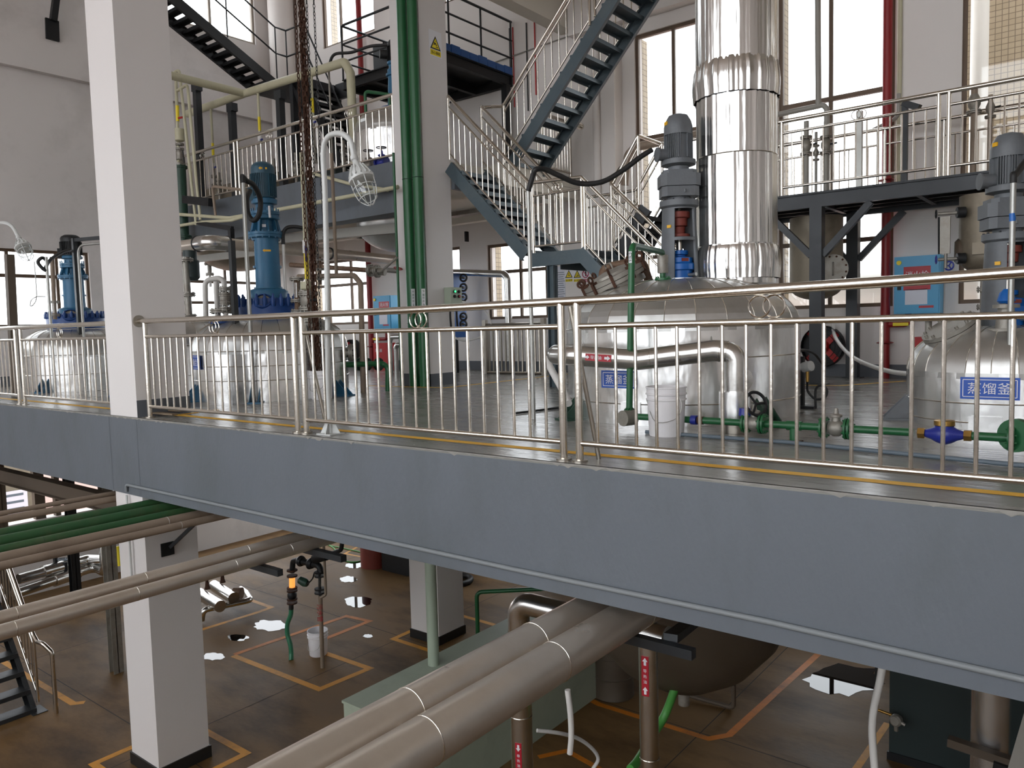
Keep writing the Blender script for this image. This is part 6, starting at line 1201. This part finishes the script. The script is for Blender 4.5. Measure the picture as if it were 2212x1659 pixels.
q = Q(1120, 1400, Y=5.45); zt = Q(1120, 1300, Y=5.45).z; labelled('clad vertical pipe with elbow and red down arrow label behind the thick pipes', 1122, 1400, 5.45, .1, ZF, [zt, (q.x+1.5, 5.45, zt)], -1, Q(1106, 1630, Y=5.4).z)
q = Q(1325, 1497, Z=ZF); tag(MB(32).lathe([(.3, 0), (.305, .01), (.3, .02), (.3, .3), (.308, .31), (.3, .32), (.3, .6), (.308, .61), (.3, .62), (.3, .88), (.308, .9)], q).build('oil_drum', 'vessel dark', None), 'dark steel drum standing in the hall under the deck', 'drum')
pline('white_hose', 'white hose hanging straight down beside the black support post', [Q(1226, 1490, Y=4.9), Q(1232, 1540, Y=4.9), Q(1234, 1590, Y=4.9), Q(1231, 1628, Y=4.9)], .023, 'hose white', cat='hose', curve=True)
pline('white_hose', 'white hose curving over the hall floor by the black support post', [Q(1160, 1578, Z=ZF+.8), Q(1210, 1584, Z=ZF+.7), Q(1250, 1596, Z=ZF+.5), Q(1280, 1618, Z=ZF+.3), Q(1292, 1640, Z=ZF+.15), Q(1280, 1662, Z=ZF+.03)], .022, 'hose white', cat='hose', curve=True)
pline('drain_hose', 'bright green hose from the kettle valve down to the hall floor', [Q(1468, 1432, Y=7.0), Q(1466, 1455, Y=7.0), Q(1455, 1495, Y=6.95), Q(1436, 1545, Y=6.9), Q(1412, 1585, Y=6.7), Q(1380, 1640, Y=6.2), Q(1362, 1662, Y=6.0)], .042, 'lime hose', cat='hose', curve=True)
g = valve_stack('flanged valve under the large kettle holding the bright green hose', Q(1470, 1405, Y=7.0), Q(1469, 1436, Y=7.0), .05, 'cast grey', ((.3, 'v'), (.7, 'f')))
a = Q(1585, 1530, Z=ZF+.03); c = Q(1480, 1500, Z=ZF+.06); pline('drain_pipe', 'dark pipe standing and turning along the hall floor under the kettle', [V((a.x, a.y, -1.0)), a, c], .03, 'steel brown', .06, ((V((a.x, a.y, -1.35)), UP, .08), (V((a.x, a.y, -1.5)), UP, .08)), fm='cast grey')
# right end of the hall
g = thing('equipment_cabinet', 'large dark green steel cabinet in the hall at the right', 'cabinet', (-1.2, 10, ZF)); xl = Q(1920, 1640, Z=ZF).x
MB().box((xl, 10.0, ZF), (xl+.95, 11.2, -.95)).build('cabinet_body', 'cabinet dark green', g, False); MB().box((xl+.95, 10.25, ZF), (xl+3.6, 11.2, -.95)).build('side_panel', 'cabinet dark green', g, False); MB().box((xl-.02, 9.98, ZF), (xl+.97, 10.02, ZF+.1)).build('plinth', 'steel black', g, False)
q = Q(2140, 1560, Y=8.6); tag(MB(28).cyl((q.x, 8.6, ZF), (q.x, 8.6, -1.0), .17).build('insulated_pipe', 'aluminium foil', None), 'foil wrapped vertical pipe before the dark green cabinet', 'pipe')
steel('pipe_bracket', 'dusty brown steel bar crossing the foil wrapped pipe', [('b', Q(2048, 1600, Y=8.35), Q(2190, 1648, Y=8.35), .1, .08)], 'steel brown', None)
steel('pipe_bracket', 'small dark block below the dusty brown bar at the right edge', [('b', Q(2146, 1640, Y=8.3)-UP*.06, Q(2185, 1654, Y=8.3)-UP*.06, .08, .1)], 'steel black', None)
tag(MB().prism([Q(2212, 1540, Y=7.4), Q(2260, 1520, Y=7.4), Q(2260, 1690, Y=7.4), Q(2168, 1690, Y=7.4)], (0, .05, 0)).build('sloped_panel', 'grey pipe', None, False), 'grey sloped panel at the bottom right corner', 'panel')
c = Q(1936, 1556, Y=9.8); g = thing('gas_detector', 'small round metal instrument on the dark green cabinet', 'instrument', c); MB(18).lathe([(.06, -.05), (.07, -.03), (.07, .03), (.05, .05)], c, (-.2, -1, .1)).build('housing', 'cast grey', g); MB(10).cyl(c-UP*.05, c-UP*.13, .025).build('sensor', 'cast grey', g); MB(10).cyl(c+V((-.05, 0, .05)), c+V((-.2, 0, .07)), .018).build('cable_gland', 'brass', g); MB(8).cyl(c+V((.05, -.02, .0)), c+V((.1, -.02, -.02)), .02).build('plug', 'cast grey', g)
pline('white_hose', 'white hose hanging before the dark green cabinet', [Q(1906, 1440, Y=6.6), Q(1900, 1475, Y=6.6), Q(1888, 1530, Y=6.6), Q(1884, 1580, Y=6.6), Q(1889, 1660, Y=6.6)], .03, 'hose white', cat='hose', curve=True); pline('thin_cable', 'thin black cable hanging beside the white hose', [Q(1893, 1440, Y=8), Q(1889, 1500, Y=8), Q(1881, 1545, Y=8), Q(1878, 1566, Y=8)], .012, 'rubber black', cat='cable', curve=True)
# floor pipes at the left of the hall
def floorpipe(label, pts, r, wh):
    g = thing('insulated_pipe', label, 'pipe', pts[-1]); MB(20).tube(pts, r, r*1.3).build('pipe', 'aluminium pipe', g); a, c = pts[0], pts[1]; d = (c-a).normalized()
    for k in wh: q = a+(c-a)*k; MB(20).cyl(q-d*.28, q+d*.28, r*1.3).build('valve_jacket', 'aluminium pipe', g); MB(10).cyl(q+UP*r, q+UP*(r+.2), .045).build('valve_stem', 'steel black', g); wheel(MB(), q+UP*(r+.26), (0, .15, 1), .13, .012).build('handwheel', 'pvc blue grey', g)
    return g
zp = ZF+.5; floorpipe('clad floor pipe with handwheel left of the front pillar, near one', [Q(30, 1283, Z=zp), Q(205, 1224, Z=zp), Q(228, 1236, Z=zp), Q(225, 1180, Y=Q(228, 1236, Z=zp).y)], .1, (.62,)); floorpipe('clad floor pipe with handwheel left of the front pillar, far one', [Q(40, 1251, Z=zp+.2), Q(190, 1207, Z=zp+.2), Q(280, 1212, Z=zp+.2)], .1, (.52,))
zp = ZF+.25; g = thing('insulated_pipe', 'dusty clad pipe loop with valves right of the front pillar', 'pipe', Q(490, 1320, Z=ZF)); MB(18).tube([Q(436, 1340, Z=zp-.2), Q(438, 1318, Z=zp), Q(542, 1296, Z=zp), Q(532, 1280, Z=zp), Q(520, 1272, Z=zp)], .055, .1).build('pipe', 'aluminium pipe', g)
for (xa, ya), (xb, yb) in (((430, 1282), (476, 1310)), ((462, 1265), (505, 1292))): MB(18).cyl(Q(xa, ya, Z=zp+.12), Q(xb, yb, Z=zp+.12), .11).build('valve_jacket', 'aluminium pipe', g)
for x, y in ((448, 1272), (481, 1258)): q = Q(x, y, Z=zp+.22); MB(10).lathe([(.06, 0), (.04, .06), (.025, .2)], q).build('valve_stem', 'rust', g)
MB(20).lathe([(.11, -.08), (.11, .08)], Q(514, 1281, Z=zp+.15), (.8, .5, 0)).build('round_cover', 'rusty cast', g)
# sheet on the yard wall
c = Q(22, 1086, X=XL-6.75); g = thing('notice_sheet', 'white notice fixed to the yard wall beyond the left opening', 'notice', c); plate(MB(), c+V((.01, 0, 0)), (0, 1, 0), UP, .9, .65).build('sheet', 'paper', g, False); b = MB()
for k in (.2, 0, -.2): plate(b, c+V((.012, 0, k)), (0, 1, 0), UP, .7, .07, .001)
b.build('printed_line', 'pvc blue grey', g, False)
q = Q(252, 1240, Z=ZF); pline('yellow_pipe', 'yellow slanted pipe left of the front pillar in the hall', [Q(253, 1180, Y=6.2), Q(259, 1222, Y=6.2)], .045, 'sign yellow')
# cables and beams below and beside the mezzanine
tag(MB().box((Q(968, 490, Y=11.4).x, 11.4, 3.12), (-8.2, 11.62, 3.2)).build('cable_tray', 'cast grey', None, False), 'perforated cable tray under the mezzanine right of the white pillar', 'cable tray')
for x, y0, y1, m, l in ((1099, 12, 184, 'steel black', 'thin black cable on the back wall, left of four'), (1106, 15, 232, 'red paint', 'thin red cable on the back wall beside the black railing'), (1136, 28, 240, 'steel black', 'thin black cable on the back wall behind the upper stairs'), (1154, 38, 205, 'red paint', 'thin red cable on the back wall behind the upper stairs')):
    a, c = Q(x, y0, Y=YB-.03), Q(x+3, y1, Y=YB-.03); pline('wall_cable', l, [V((a.x, YB-.03, min(a.z, 7.2))), V((a.x, YB-.03, c.z))], .014, m, cat='cable', seg=6)
pline('wall_conduit', 'thin grey conduit across the back wall behind the upper stairs', [Q(1020, 152, Y=YB-.03), Q(1245, 72, Y=YB-.03)], .014, 'grey pipe', cat='conduit', seg=6)
